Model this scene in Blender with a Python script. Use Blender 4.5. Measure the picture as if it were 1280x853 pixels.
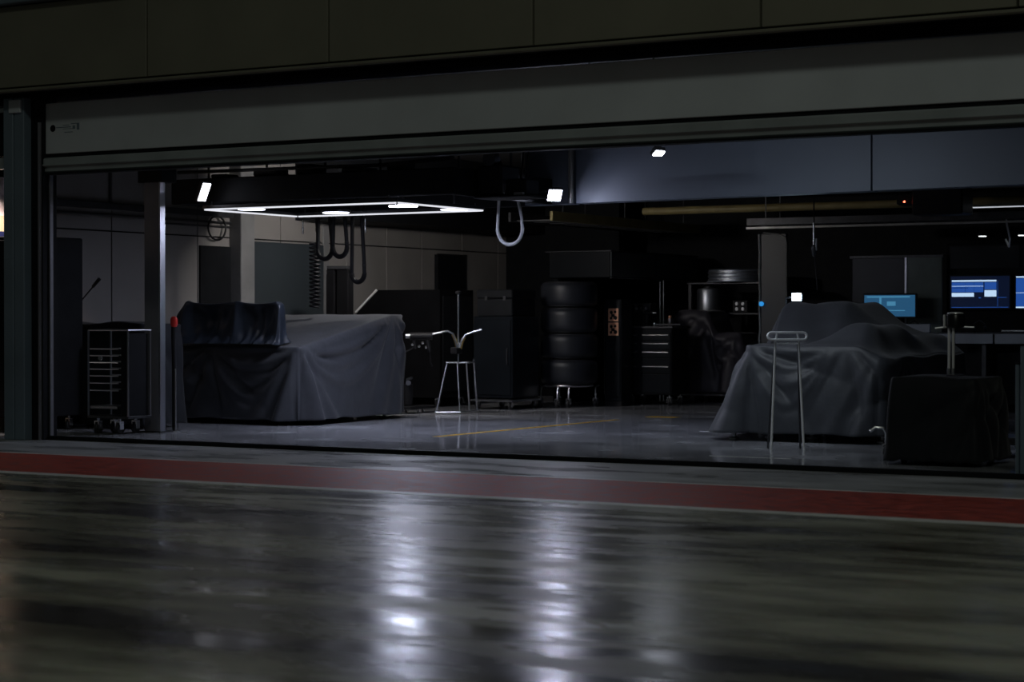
import bpy, math, random
import numpy as np
from mathutils import Vector

for o in list(bpy.data.objects):
    bpy.data.objects.remove(o, do_unlink=True)
S = bpy.context.scene
COL = S.collection
PI = math.pi
rnd = random.Random(7)

# ------------------------------------------------------------------ camera
cam_d = bpy.data.cameras.new('camera')
cam = bpy.data.objects.new('camera', cam_d)
COL.objects.link(cam)
cam_d.lens = 70.0
cam_d.sensor_width = 36.0
cam_d.clip_end = 200
cam.location = (7.962, -13.572, 1.1)
cam.rotation_euler = (PI / 2 - math.atan(26.5 / 2489), 0, math.radians(30.4))
cam_d.dof.use_dof = True
cam_d.dof.focus_distance = 19.5
cam_d.dof.aperture_fstop = 2.8
S.camera = cam

# ------------------------------------------------------------------ world, pit lane light, exposure
W = bpy.data.worlds.new('night')
S.world = W
W.use_nodes = True
W.node_tree.nodes['Background'].inputs['Color'].default_value = (0.80, 0.92, 0.85, 1)
W.node_tree.nodes['Background'].inputs['Strength'].default_value = 0.023


def area(name, loc, target, size, power, color, spread=PI):
    l = bpy.data.lights.new(name, 'AREA')
    l.shape = 'RECTANGLE'
    l.size, l.size_y = size
    l.energy = power
    l.color = color
    l.spread = spread
    o = bpy.data.objects.new(name, l)
    COL.objects.link(o)
    o.location = loc
    o.rotation_euler = (Vector(target) - Vector(loc)).to_track_quat('-Z', 'Y').to_euler()
    return o


# a floodlight of the pit lane, high above and behind the camera
area('pit_lane_floodlight', (9.0, -13.0, 13.0), (1.5, -4.0, 0.0), (2.5, 1.2), 185, (0.95, 1.0, 0.86))

S.view_settings.view_transform = 'Standard'
S.view_settings.look = 'None'
S.view_settings.exposure = 0.0
S.view_settings.gamma = 1.0
S.view_settings.use_curve_mapping = False


# ------------------------------------------------------------------ materials
def mat(name, col, rough=0.5, metal=0.0, var=0.0, scale=4.0, bump=0.0, bscale=40.0, spec=0.5,
        rvar=0.0, emit=None, estr=0.0, sheen=0.0, coat=0.0, stretch=(1, 1, 1), detail=4.0):
    m = bpy.data.materials.new(name)
    m.use_nodes = True
    nt = m.node_tree
    N, L = nt.nodes, nt.links
    b = N['Principled BSDF']
    b.inputs['Base Color'].default_value = (*col, 1)
    b.inputs['Roughness'].default_value = rough
    b.inputs['Metallic'].default_value = metal
    b.inputs['Specular IOR Level'].default_value = spec
    if sheen:
        b.inputs['Sheen Weight'].default_value = sheen
        b.inputs['Sheen Roughness'].default_value = 0.5
    if coat:
        b.inputs['Coat Weight'].default_value = coat
        b.inputs['Coat Roughness'].default_value = 0.1
    if emit:
        b.inputs['Emission Color'].default_value = (*emit, 1)
        b.inputs['Emission Strength'].default_value = estr
    tc = N.new('ShaderNodeTexCoord')
    mp = N.new('ShaderNodeMapping')
    mp.inputs['Scale'].default_value = stretch
    L.new(tc.outputs['Object'], mp.inputs['Vector'])
    if var or rvar:
        n = N.new('ShaderNodeTexNoise')
        n.inputs['Scale'].default_value = scale
        n.inputs['Detail'].default_value = detail
        L.new(mp.outputs[0], n.inputs['Vector'])
        if var:
            r = N.new('ShaderNodeValToRGB')
            r.color_ramp.elements[0].position = 0.3
            r.color_ramp.elements[1].position = 0.7
            r.color_ramp.elements[0].color = (*[max(0, c * (1 - var)) for c in col], 1)
            r.color_ramp.elements[1].color = (*[min(1, c * (1 + var)) for c in col], 1)
            L.new(n.outputs['Fac'], r.inputs['Fac'])
            L.new(r.outputs['Color'], b.inputs['Base Color'])
        if rvar:
            mr = N.new('ShaderNodeMapRange')
            mr.inputs['From Min'].default_value = 0.3
            mr.inputs['From Max'].default_value = 0.7
            mr.inputs['To Min'].default_value = max(0.02, rough - rvar)
            mr.inputs['To Max'].default_value = min(1, rough + rvar)
            L.new(n.outputs['Fac'], mr.inputs['Value'])
            L.new(mr.outputs[0], b.inputs['Roughness'])
    if bump:
        n2 = N.new('ShaderNodeTexNoise')
        n2.inputs['Scale'].default_value = bscale
        n2.inputs['Detail'].default_value = 5
        L.new(mp.outputs[0], n2.inputs['Vector'])
        bp = N.new('ShaderNodeBump')
        bp.inputs['Strength'].default_value = bump
        bp.inputs['Distance'].default_value = 0.01
        L.new(n2.outputs['Fac'], bp.inputs['Height'])
        L.new(bp.outputs[0], b.inputs['Normal'])
    return m


def concrete_wet():
    m = bpy.data.materials.new('pit_lane_concrete')
    m.use_nodes = True
    nt = m.node_tree
    N, L = nt.nodes, nt.links
    b = N['Principled BSDF']
    tc = N.new('ShaderNodeTexCoord')

    def noise(scale, stretch, rotz, detail=4.0, rough=0.55):
        mp = N.new('ShaderNodeMapping')
        mp.inputs['Scale'].default_value = stretch
        mp.inputs['Rotation'].default_value = (0, 0, rotz)
        L.new(tc.outputs['Object'], mp.inputs['Vector'])
        n = N.new('ShaderNodeTexNoise')
        n.inputs['Scale'].default_value = scale
        n.inputs['Detail'].default_value = detail
        n.inputs['Roughness'].default_value = rough
        L.new(mp.outputs[0], n.inputs['Vector'])
        return n
    big = noise(0.55, (0.55, 1.7, 1), -0.35)
    mid = noise(2.2, (0.5, 1.6, 1), -0.3)
    fine = noise(30, (1, 1, 1), 0)
    mx = N.new('ShaderNodeMath'); mx.operation = 'MULTIPLY_ADD'
    L.new(mid.outputs['Fac'], mx.inputs[0]); mx.inputs[1].default_value = 0.45
    L.new(big.outputs['Fac'], mx.inputs[2])
    r = N.new('ShaderNodeValToRGB')
    e = r.color_ramp.elements
    e[0].position = 0.60; e[0].color = (0.045, 0.041, 0.031, 1)
    e[1].position = 0.86; e[1].color = (0.50, 0.50, 0.42, 1)
    k = e.new(0.70); k.color = (0.20, 0.195, 0.155, 1)
    L.new(mx.outputs[0], r.inputs['Fac'])
    f = N.new('ShaderNodeMixRGB'); f.blend_type = 'MULTIPLY'; f.inputs['Fac'].default_value = 0.3
    L.new(r.outputs['Color'], f.inputs['Color1']); L.new(fine.outputs['Color'], f.inputs['Color2'])
    L.new(f.outputs[0], b.inputs['Base Color'])
    rr = N.new('ShaderNodeMapRange')
    rr.inputs['From Min'].default_value = 0.35; rr.inputs['From Max'].default_value = 0.7
    rr.inputs['To Min'].default_value = 0.16; rr.inputs['To Max'].default_value = 0.40
    L.new(mid.outputs['Fac'], rr.inputs['Value'])
    L.new(rr.outputs[0], b.inputs['Roughness'])
    bn = noise(1.6, (1.0, 2.2, 1), -0.3, 6, 0.6)
    bp = N.new('ShaderNodeBump'); bp.inputs['Strength'].default_value = 0.075; bp.inputs['Distance'].default_value = 0.06
    L.new(bn.outputs['Fac'], bp.inputs['Height'])
    L.new(bp.outputs[0], b.inputs['Normal'])
    b.inputs['Specular IOR Level'].default_value = 0.28
    return m


M = {}
M['pit'] = concrete_wet()
M['apron'] = mat('apron_concrete', (0.42, 0.43, 0.45), 0.30, var=0.45, scale=1.6, bump=0.12, bscale=9, rvar=0.12, stretch=(0.5, 1.4, 1))
M['red'] = mat('red_paint', (0.44, 0.075, 0.055), 0.5, spec=0.22, var=0.4, scale=9, bump=0.25, bscale=60, rvar=0.12)
M['whiteline'] = mat('white_line_paint', (0.90, 0.90, 0.92), 0.4, var=0.25, scale=7, bump=0.1)
M['epoxy'] = mat('garage_floor_epoxy', (0.36, 0.37, 0.40), 0.13, var=0.35, scale=1.1, bump=0.03, bscale=3.5, rvar=0.06)
M['yellow'] = mat('yellow_floor_tape', (0.75, 0.42, 0.02), 0.4, var=0.15, scale=8)
M['fascia'] = mat('fascia_panel_paint', (0.19, 0.187, 0.14), 0.55, var=0.10, scale=1.2, bump=0.03, bscale=5)
M['shutter'] = mat('shutter_grey_paint', (0.58, 0.63, 0.67), 0.42, var=0.08, scale=1.4, bump=0.02, bscale=4)
M['shutter_bar'] = mat('shutter_bar_aluminium', (0.42, 0.46, 0.47), 0.34, 0.4, var=0.12, scale=3)
M['jamb'] = mat('jamb_grey_paint', (0.15, 0.20, 0.245), 0.45, var=0.12, scale=2)
M['black'] = mat('black_paint', (0.010, 0.011, 0.013), 0.6, var=0.2, scale=5, spec=0.12)
M['black_gloss'] = mat('black_gloss_panel', (0.008, 0.010, 0.013), 0.28, spec=0.3, var=0.2, scale=3)
M['dark'] = mat('dark_ceiling', (0.035, 0.034, 0.033), 0.7, var=0.3, scale=2, bump=0.1)
M['dark_metal'] = mat('dark_metal', (0.06, 0.062, 0.068), 0.38, 0.6, var=0.2, scale=8)
M['wall'] = mat('wall_panel_warm_grey', (0.27, 0.255, 0.245), 0.6, var=0.12, scale=1.3, bump=0.05, bscale=18)
M['wall_cool'] = mat('wall_panel_blue_grey', (0.040, 0.050, 0.058), 0.45, var=0.12, scale=1.3)
M['leaf'] = mat('dark_partition_laminate', (0.018, 0.022, 0.025), 0.4, var=0.15, scale=2)
M['alu'] = mat('bright_ribbed_aluminium', (0.80, 0.84, 0.92), 0.42, 1.0)
M['pilaster'] = mat('pilaster_grey', (0.20, 0.20, 0.205), 0.5, var=0.15, scale=3, bump=0.05)
M['beam'] = mat('bulkhead_blue_grey', (0.15, 0.175, 0.225), 0.55, var=0.08, scale=1.0, bump=0.03)
M['chrome'] = mat('chrome', (0.88, 0.89, 0.92), 0.24, 1.0)
M['satin'] = mat('satin_plated_steel', (0.92, 0.93, 0.95), 0.32, 0.25)
M['steel'] = mat('brushed_steel', (0.50, 0.51, 0.55), 0.30, 1.0)
M['column'] = mat('column_grey_metal', (0.22, 0.22, 0.25), 0.42, 0.35, var=0.1, scale=3)
M['gold'] = mat('gold_anodised', (0.70, 0.50, 0.16), 0.28, 1.0, var=0.1)
M['cover'] = mat('black_cover_fabric', (0.050, 0.054, 0.064), 0.52, var=0.15, scale=6, bump=0.18, bscale=26, sheen=0.15)
M['cover_black'] = mat('deep_black_cover_fabric', (0.014, 0.016, 0.020), 0.6, spec=0.2, var=0.15, scale=6, bump=0.18, bscale=26, sheen=0.1)
M['cover_cart'] = mat('violet_black_cover_fabric', (0.035, 0.032, 0.042), 0.5, var=0.15, scale=6, bump=0.18, bscale=26, sheen=0.1)
M['cover_sheen'] = mat('blue_black_film_cover', (0.024, 0.031, 0.044), 0.33, var=0.2, scale=6, bump=0.25, bscale=18)
M['rubber'] = mat('tyre_rubber', (0.020, 0.020, 0.022), 0.5, var=0.2, scale=9, bump=0.15, bscale=60)
M['blanket'] = mat('tyre_tread_rubber', (0.016, 0.018, 0.024), 0.4, spec=0.35, var=0.2, scale=6)
M['plastic'] = mat('black_plastic', (0.012, 0.012, 0.014), 0.5, var=0.1, spec=0.25)
M['redp'] = mat('red_plastic', (0.65, 0.03, 0.02), 0.3, var=0.1)
M['cream'] = mat('cream_print', (0.75, 0.62, 0.42), 0.5, var=0.1)
M['navy'] = mat('navy_print', (0.02, 0.025, 0.10), 0.5, var=0.2)
M['pinkp'] = mat('pale_print', (0.8, 0.6, 0.6), 0.5, var=0.5, scale=12)
M['redprint'] = mat('red_print', (0.5, 0.08, 0.07), 0.5, var=0.2)
M['whitep'] = mat('white_print', (0.8, 0.8, 0.8), 0.5, var=0.05)
M['sticker'] = mat('orange_sticker', (0.72, 0.36, 0.22), 0.5, var=0.15)
M['white'] = mat('white_desk_panel', (0.30, 0.34, 0.40), 0.4, var=0.1)
M['glass'] = mat('grey_green_glass_panel', (0.14, 0.17, 0.165), 0.10, var=0.1, coat=0.3)
M['cable'] = mat('pale_corrugated_hose', (0.55, 0.57, 0.60), 0.35, var=0.1)
M['ochre'] = mat('ochre_pipe_paint', (0.30, 0.24, 0.10), 0.5, var=0.2)
M['pipe'] = mat('galvanised_pipe', (0.35, 0.35, 0.34), 0.4, 0.6, var=0.2, scale=6)


def emat(name, col, s):
    return mat(name, (0.02, 0.02, 0.02), 0.4, emit=col, estr=s)


M['led'] = emat('led_strip_light', (0.90, 0.92, 1.0), 0.85)
M['led_disc'] = emat('led_disc_light', (0.80, 0.83, 1.0), 6)
M['led_main'] = emat('led_main_disc_light', (0.74, 0.78, 1.0), 200)
M['flood'] = emat('flood_led', (0.76, 0.79, 1.0), 150)
M['flood_dim'] = emat('flood_dim_led', (0.88, 0.9, 1.0), 7)
M['wall_fill'] = emat('wall_fill_led', (1.0, 0.95, 0.91), 360)  # glow of the added fill light for the panelled wall
M['flood_tiny'] = emat('flood_tiny_led', (0.82, 0.87, 1.0), 130)
M['lamp_blue'] = emat('work_lamp_led', (0.62, 0.82, 1.0), 45)
M['strip'] = emat('dim_strip_light', (0.85, 0.9, 1.0), 0.55)
M['down'] = emat('downlight_led', (0.9, 0.95, 1.0), 3.5)
M['redled'] = emat('red_indicator', (1.0, 0.12, 0.06), 6)
M['scr_dark'] = emat('screen_dark_blue', (0.0008, 0.0035, 0.016), 1.0)
M['scr_blue'] = emat('screen_blue', (0.015, 0.075, 0.34), 0.9)
M['scr_white'] = emat('screen_white', (0.55, 0.75, 1.0), 0.9)
M['scr_teal'] = emat('screen_teal', (0.012, 0.07, 0.15), 1.0)
M['scr_teal2'] = emat('screen_pale_teal', (0.05, 0.20, 0.34), 1.0)
M['blueled'] = emat('blue_glow_led', (0.02, 0.22, 0.55), 1.2)

# ------------------------------------------------------------------ builders
ORG = {}


class MB:
    def __init__(s):
        s.v, s.f = [], []

    def add(s, v, f):
        o = len(s.v)
        s.v += [tuple(p) for p in v]
        s.f += [tuple(i + o for i in q) for q in f]
        return s

    def box(s, a, b, bev=0.0):
        x0, x1 = sorted((a[0], b[0])); y0, y1 = sorted((a[1], b[1])); z0, z1 = sorted((a[2], b[2]))
        if bev <= 0:
            v = [(x0, y0, z0), (x1, y0, z0), (x1, y1, z0), (x0, y1, z0), (x0, y0, z1), (x1, y0, z1), (x1, y1, z1), (x0, y1, z1)]
            f = [(3, 2, 1, 0), (4, 5, 6, 7), (0, 1, 5, 4), (1, 2, 6, 5), (2, 3, 7, 6), (3, 0, 4, 7)]
            return s.add(v, f)
        e = min(bev, (x1 - x0) / 2.2, (y1 - y0) / 2.2, (z1 - z0) / 2.2)
        rings = []
        for z, i in ((z0, e), (z0 + e, 0), (z1 - e, 0), (z1, e)):
            c = e * 1.0
            xa, xb, ya, yb = x0 + i, x1 - i, y0 + i, y1 - i
            rings.append([(xa + c, ya, z), (xb - c, ya, z), (xb, ya + c, z), (xb, yb - c, z), (xb - c, yb, z), (xa + c, yb, z), (xa, yb - c, z), (xa, ya + c, z)])
        v = [p for r in rings for p in r]
        f = [tuple(range(7, -1, -1)), tuple(range(24, 32))]
        for r in range(3):
            for i in range(8):
                j = (i + 1) % 8
                f.append((r * 8 + i, r * 8 + j, r * 8 + 8 + j, r * 8 + 8 + i))
        return s.add(v, f)

    def obox(s, c, ax, ay, az, h):
        c = Vector(c); ax, ay, az = Vector(ax) * h[0], Vector(ay) * h[1], Vector(az) * h[2]
        v = [c + ax * i + ay * j + az * k for k in (-1, 1) for i, j in ((-1, -1), (1, -1), (1, 1), (-1, 1))]
        return s.add(v, [(3, 2, 1, 0), (4, 5, 6, 7), (0, 1, 5, 4), (1, 2, 6, 5), (2, 3, 7, 6), (3, 0, 4, 7)])

    def tube(s, pts, r, n=8, r2=None, closed=False):
        pts = [Vector(p) for p in pts]
        k = len(pts)
        v = []
        up = None
        for i, p in enumerate(pts):
            if closed:
                t = (pts[(i + 1) % k] - pts[i - 1]).normalized()
            else:
                t = (pts[min(i + 1, k - 1)] - pts[max(i - 1, 0)]).normalized()
            if up is None:
                up = Vector((0, 0, 1)) if abs(t.z) < 0.9 else Vector((1, 0, 0))
            u = (up - t * up.dot(t)).normalized()
            w = t.cross(u)
            up = u
            rr = r if r2 is None else r + (r2 - r) * i / max(1, k - 1)
            v += [p + (u * math.cos(a) + w * math.sin(a)) * rr for a in [2 * PI * j / n for j in range(n)]]
        f = []
        for i in range(k if closed else k - 1):
            a, b = i * n, ((i + 1) % k) * n
            for j in range(n):
                f.append((a + j, a + (j + 1) % n, b + (j + 1) % n, b + j))
        if not closed:
            f += [tuple(range(n - 1, -1, -1)), tuple(range((k - 1) * n, k * n))]
        return s.add(v, f)

    def lathe(s, c, axis, prof, n=24):
        """profile of (radius, height) along the axis through c"""
        c = Vector(c); t = Vector(axis).normalized()
        u = Vector((0, 0, 1)) if abs(t.z) < 0.9 else Vector((1, 0, 0))
        u = (u - t * u.dot(t)).normalized(); w = t.cross(u)
        v = []
        for r, h in prof:
            v += [c + t * h + (u * math.cos(2 * PI * j / n) + w * math.sin(2 * PI * j / n)) * r for j in range(n)]
        f = []
        for i in range(len(prof) - 1):
            for j in range(n):
                f.append((i * n + j, i * n + (j + 1) % n, i * n + n + (j + 1) % n, i * n + n + j))
        f += [tuple(range(n - 1, -1, -1)), tuple(range((len(prof) - 1) * n, len(prof) * n))]
        return s.add(v, f)

    def prism(s, poly, a, b, axis='x'):
        """poly in the plane across the axis, extruded from a to b"""
        n = len(poly)
        mk = {'x': lambda p, t: (t, p[0], p[1]), 'y': lambda p, t: (p[0], t, p[1]), 'z': lambda p, t: (p[0], p[1], t)}[axis]
        v = [mk(p, a) for p in poly] + [mk(p, b) for p in poly]
        f = [tuple(range(n - 1, -1, -1)), tuple(range(n, 2 * n))] + [(i, (i + 1) % n, n + (i + 1) % n, n + i) for i in range(n)]
        return s.add(v, f)

    def build(s, name, m, parent=None, smooth=False, **tags):
        org = ORG.get(parent.name, Vector((0, 0, 0))) if parent else Vector((0, 0, 0))
        me = bpy.data.meshes.new(name)
        if parent is None and tags.get('at') is not None:
            org = Vector(tags['at'])
        me.from_pydata([tuple(Vector(p) - org) for p in s.v], [], s.f)
        me.materials.append(M[m] if isinstance(m, str) else m)
        import bmesh
        bm = bmesh.new(); bm.from_mesh(me)
        bmesh.ops.recalc_face_normals(bm, faces=bm.faces)
        if smooth:
            for e in bm.edges:
                e.smooth = not (len(e.link_faces) == 2 and e.calc_face_angle(0) > 0.7)
            for fc in bm.faces:
                fc.smooth = True
        bm.to_mesh(me); bm.free()
        o = bpy.data.objects.new(name, me)
        COL.objects.link(o)
        if parent is not None:
            o.parent = parent
        elif tags.get('at') is not None:
            o.location = org
        ORG[o.name] = org
        for k in ('label', 'category', 'group', 'kind'):
            if tags.get(k):
                o[k] = tags[k]
        return o


def thing(name, loc, label=None, category=None, group=None, kind=None):
    o = bpy.data.objects.new(name, None)
    COL.objects.link(o)
    o.location = loc
    o.empty_display_size = 0.1
    ORG[o.name] = Vector(loc)
    for k, val in (('label', label), ('category', category), ('group', group), ('kind', kind)):
        if val:
            o[k] = val
    return o


def copy_thing(root, loc, label=None):
    r = root.copy(); COL.objects.link(r); r.location = loc
    ORG[r.name] = Vector(loc)
    if label:
        r['label'] = label
    for ch in list(root.children):
        c = ch.copy(); COL.objects.link(c); c.parent = r
        for g in ch.children:
            d = g.copy(); COL.objects.link(d); d.parent = c
    return r


def B(a, b, bev=0.0):
    return MB().box(a, b, bev)


def T(pts, r, n=8, **k):
    return MB().tube(pts, r, n, **k)


def caster(parent, x, y, r=0.05, z_top=0.14, wheel='rubber'):
    m = MB()
    m.tube([(x, y, z_top), (x, y, 2 * r + 0.005)], r * 0.28, 8)
    m.box((x - 0.3 * r - .012, y - 0.5 * r, r * 0.8), (x - 0.3 * r - .004, y + 0.5 * r, 2 * r + .008))
    m.box((x + 0.3 * r + .004, y - 0.5 * r, r * 0.8), (x + 0.3 * r + .012, y + 0.5 * r, 2 * r + .008))
    m.box((x - 0.3 * r - .012, y - 0.5 * r, 2 * r + .004), (x + 0.3 * r + .012, y + 0.5 * r, 2 * r + .014))
    c = m.build('caster', 'chrome', parent)
    MB().lathe((x - 0.3 * r, y, r), (1, 0, 0), [(r * .9, 0), (r, r * .12), (r, r * .48), (r * .9, r * .6)], 16).build('wheel', wheel, c, True)
    return c


# ------------------------------------------------------------------ ground and garage floor
B((-22, -24, -0.20), (26, -3.10, 0.0)).build('ground_pit_lane', 'pit', kind='structure')
B((-22, -3.10, -0.20), (26, -2.97, 0.003)).build('trim_1', 'whiteline', kind='structure')
B((-22, -2.97, -0.20), (26, -1.50, 0.002)).build('ground_red_strip', 'red', kind='structure')
B((-22, -1.50, -0.20), (26, -1.44, 0.003)).build('trim_2', 'whiteline', kind='structure')
B((-22, -1.44, -0.20), (26, -0.03, 0.0)).build('ground_apron', 'apron', kind='structure')
B((-22, -0.03, -0.20), (26, 0.14, 0.0)).build('trim_3', 'apron', kind='structure')
B((-4.93, 0.0, 0.0), (4.54, 0.07, 0.036), 0.006).build('trim_5', 'black', kind='structure')
fl = B((-14, 0.14, -0.20), (9, 12.6, 0.0)).build('floor', 'epoxy', kind='structure')
B((-2.16, 2.2, 0.0), (-2.09, 5.9, 0.0015)).build('painted_line', 'yellow', fl)
B((-2.14, 6.62, 0.0), (-1.78, 6.80, 0.0015)).build('painted_line', 'yellow', fl)
B((0.0, 4.3, 0.0), (-.38, 4.33, 0.0015)).build('painted_line', 'whiteline', fl)
B((1.2, 1.1, 0.0), (1.9, 1.125, 0.0015)).build('painted_line', 'whiteline', fl)

# ------------------------------------------------------------------ front of the building
fas = thing('wall_fascia', (0, -0.3, 3.16), kind='structure')
seams = [-9.15, -7.25, -5.35, -3.46, -1.54, 0.38, 2.26, 4.12, 6.02, 7.92]
for a, b in zip(seams[:-1], seams[1:]):
    B((a + .009, -0.33, 3.20), (b - .009, -0.28, 3.93), 0.004).build('fascia_panel', 'fascia', fas)
B((-9.2, -0.28, 3.16), (8, -0.20, 4.6)).build('backing', 'black', fas)
B((-9.2, -0.345, 3.158), (8, -0.28, 3.185), 0.006).build('drip_edge', 'fascia', fas)
B((-9.2, -0.42, 3.94), (8, -0.28, 4.02), 0.008).build('coping', 'jamb', fas)
B((-9.2, -0.33, 4.03), (8, -0.28, 4.9)).build('upper_cladding', 'fascia', fas)
M['matte'] = mat('matte_black', (0.008, 0.008, 0.009), 1.0, var=0.2, spec=0.0)
B((-9.2, -0.20, 3.13), (8, 0.30, 3.30)).build('ceiling_soffit', 'matte', kind='structure')

sh = thing('roller_shutter', (0, 0.0, 2.42), 'long raised grey roller shutter hanging below the fascia panels', 'shutter')
B((-4.93, -0.02, 2.615), (4.54, 0.06, 3.075), 0.004).build('shutter_panel', 'shutter', sh)
B((-4.93, 0.0, 2.575), (4.54, 0.05, 2.618)).build('groove', 'black', sh)
bar = MB()
bar.prism([(-0.05, 2.50), (-0.05, 2.565), (-0.035, 2.578), (0.08, 2.578), (0.08, 2.44), (-0.015, 2.44), (-0.03, 2.455), (-0.03, 2.49)], -4.93, 4.54)
bar.build('bottom_bar', 'shutter_bar', sh)
B((-4.93, -0.062, 2.505), (4.54, -0.048, 2.517)).build('bar_rib', 'shutter_bar', sh)
B((-4.93, -0.05, 2.425), (4.54, 0.06, 2.442)).build('bottom_seal', 'black', sh)
st = MB()
st.lathe((-4.84, -0.0205, 2.845), (0, -1, 0), [(0.032, 0), (0.032, 0.001)], 20)
st.build('stencil_mark', 'black', sh)
st = MB()
for (x0, x1, z0, z1) in ((-4.80, -4.62, 2.846, 2.853), (-4.62, -4.55, 2.875, 2.882), (-4.55, -4.52, 2.82, 2.882), (-4.60, -4.57, 2.83, 2.86),
                         (-4.70, -4.60, 2.800, 2.806), (-4.72, -4.64, 2.865, 2.870), (-4.72, -4.60, 2.832, 2.836)):
    st.box((x0, -0.0216, z0), (x1, -0.02, z1))
st.build('stencil_lines', 'jamb', sh)

jb = thing('pillar_front', (-5.2, 0, 0), kind='structure')
B((-5.32, -0.16, 0), (-5.20, 0.10, 3.13), 0.006).build('jamb_post', 'jamb', jb)
B((-5.195, -0.15, 0), (-5.075, 0.10, 3.13), 0.006).build('jamb_post', 'jamb', jb)
B((-5.24, -0.175, 2.99), (-5.10, -0.15, 3.11), 0.004).build('jamb_bracket', 'shutter', jb)
B((-5.07, -0.06, 0), (-4.93, 0.12, 3.13)).build('guide_channel', 'black', jb)
B((-4.965, -0.085, 0), (-4.945, -0.06, 2.9)).build('guide_rail', 'column', jb)
B((-4.93, 0.02, 0), (-4.915, 0.06, 2.5)).build('guide_rail', 'column', jb)
rj = thing('pillar_side', (4.75, 0, 0), kind='structure')
B((4.55, -0.16, 0), (4.95, 0.12, 3.13), 0.006).build('jamb_post', 'jamb', rj)
B((4.95, -0.10, 0), (8, 0.12, 3.13)).build('wall_front', 'jamb', kind='structure')
# shutter of the neighbouring bay, beyond the pillar
nb = thing('neighbour_shutter', (-7, 0, 2.4), 'dark shutter edge of the next bay beyond the pillar', 'shutter')
B((-9.0, -0.02, 2.62), (-5.33, 0.06, 3.02)).build('shutter_panel', 'black', nb)
B((-9.0, -0.04, 2.50), (-5.33, 0.06, 2.60)).build('bottom_bar', 'shutter_bar', nb)
B((-9.0, -0.04, 3.02), (-5.33, 0.06, 3.06)).build('top_rail', 'shutter_bar', nb)

# ------------------------------------------------------------------ shell of the garage
B((-9.2, 0.30, 3.25), (8, 12.6, 3.45)).build('ceiling', 'dark', kind='structure')
wl = thing('wall_left', (-6.85, 6, 0), kind='structure')
B((-7.1, 1.43, 0), (-6.83, 12.6, 3.25)).build('backing', 'black', wl)
ys = [1.43, 2.96, 4.42, 6.0, 7.4, 8.31, 9.16, 10.2, 11.18, 12.4]
for i, (a, b) in enumerate(zip(ys[:-1], ys[1:])):
    mm = 'wall'
    B((-6.83, a + .008, 0.10), (-6.80, b - .008, 2.06), 0.003).build('wall_panel', mm, wl)
    B((-6.83, a + .008, 2.075), (-6.80, b - .008, 3.24), 0.003).build('wall_panel', mm, wl)
B((-6.80, 4.44, 0.0), (-6.775, 5.00, 1.96)).build('dark_door_leaf', 'black', wl)
B((-6.80, 5.00, 0.0), (-6.62, 5.26, 3.24), 0.01).build('pilaster', 'pilaster', wl)
B((-6.80, 5.32, 0.3), (-6.765, 6.85, 2.04), 0.004).build('display_panel', 'wall_cool', wl)
B((-6.80, 6.86, 0.3), (-6.775, 6.98, 2.30), 0.004).build('display_panel', 'pilaster', wl)
B((-7.1, 12.4, 0), (8, 12.6, 3.25)).build('wall_back', 'black', kind='structure')
B((5.2, 0.12, 0), (5.4, 12.4, 3.25)).build('wall_right', 'black', kind='structure')
B((-6.80, 11.42, 0), (-4.95, 11.60, 3.25)).build('wall_partition', 'black', kind='structure')
B((-6.80, 6.3, 2.33), (-6.15, 11.42, 3.25)).build('trim_4', 'black', kind='structure')

# bulkhead beam
bm_ = thing('beam_bulkhead', (0.5, 4.3, 2.3), kind='structure')
ang = math.radians(-5)
for i, (xa, xb) in enumerate(((-2.5, -1.93), (-1.85, 1.47), (1.49, 5.2))):
    m = MB()
    v = []
    for x, dy in ((xa, 0), (xb, 0), (xb, .22), (xa, .22)):
        v.append((x, 4.45 - 0.115 * (x + 1.8) + dy))
    m.prism(v, 2.30, 3.25, 'z').build('bulkhead_panel', 'beam', bm_)
T([(-1.89, 4.42, 2.30), (-1.89, 4.42, 3.25)], 0.03, 10).build('riser_pipe', 'pipe', bm_, True)

# ------------------------------------------------------------------ overhead services
def pipe(pts, r, m, name, label, cat='pipe', group=None, n=10):
    return T(pts, r, n).build(name, m, None, True, label=label, category=cat, group=group)


tr = thing('wall_trunking', (-6.76, 3, 2.3), 'dark cable trunking running along the panelled wall above the black cabinet', 'trunking')
B((-6.80, 1.5, 2.30), (-6.72, 5.0, 2.37), 0.004).build('trunking_body', 'dark_metal', tr)
T([(-6.77, 1.5, 2.24), (-6.77, 5.0, 2.24)], 0.015).build('conduit', 'dark_metal', tr)
T([(-6.77, 3.6, 2.19), (-6.77, 5.0, 2.19)], 0.012).build('conduit', 'dark_metal', tr)
T([(-6.77, 2.9, 2.37), (-6.77, 2.9, 3.24)], 0.015).build('conduit', 'dark_metal', tr)
coil = [(-6.74, 4.7 + .16 * math.cos(a), 2.17 + .14 * math.sin(a)) for a in [2 * PI * k / 24 for k in range(24)]]
MB().tube(coil, 0.012, 6, closed=True).build('cable_coil', 'plastic', tr)

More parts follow.
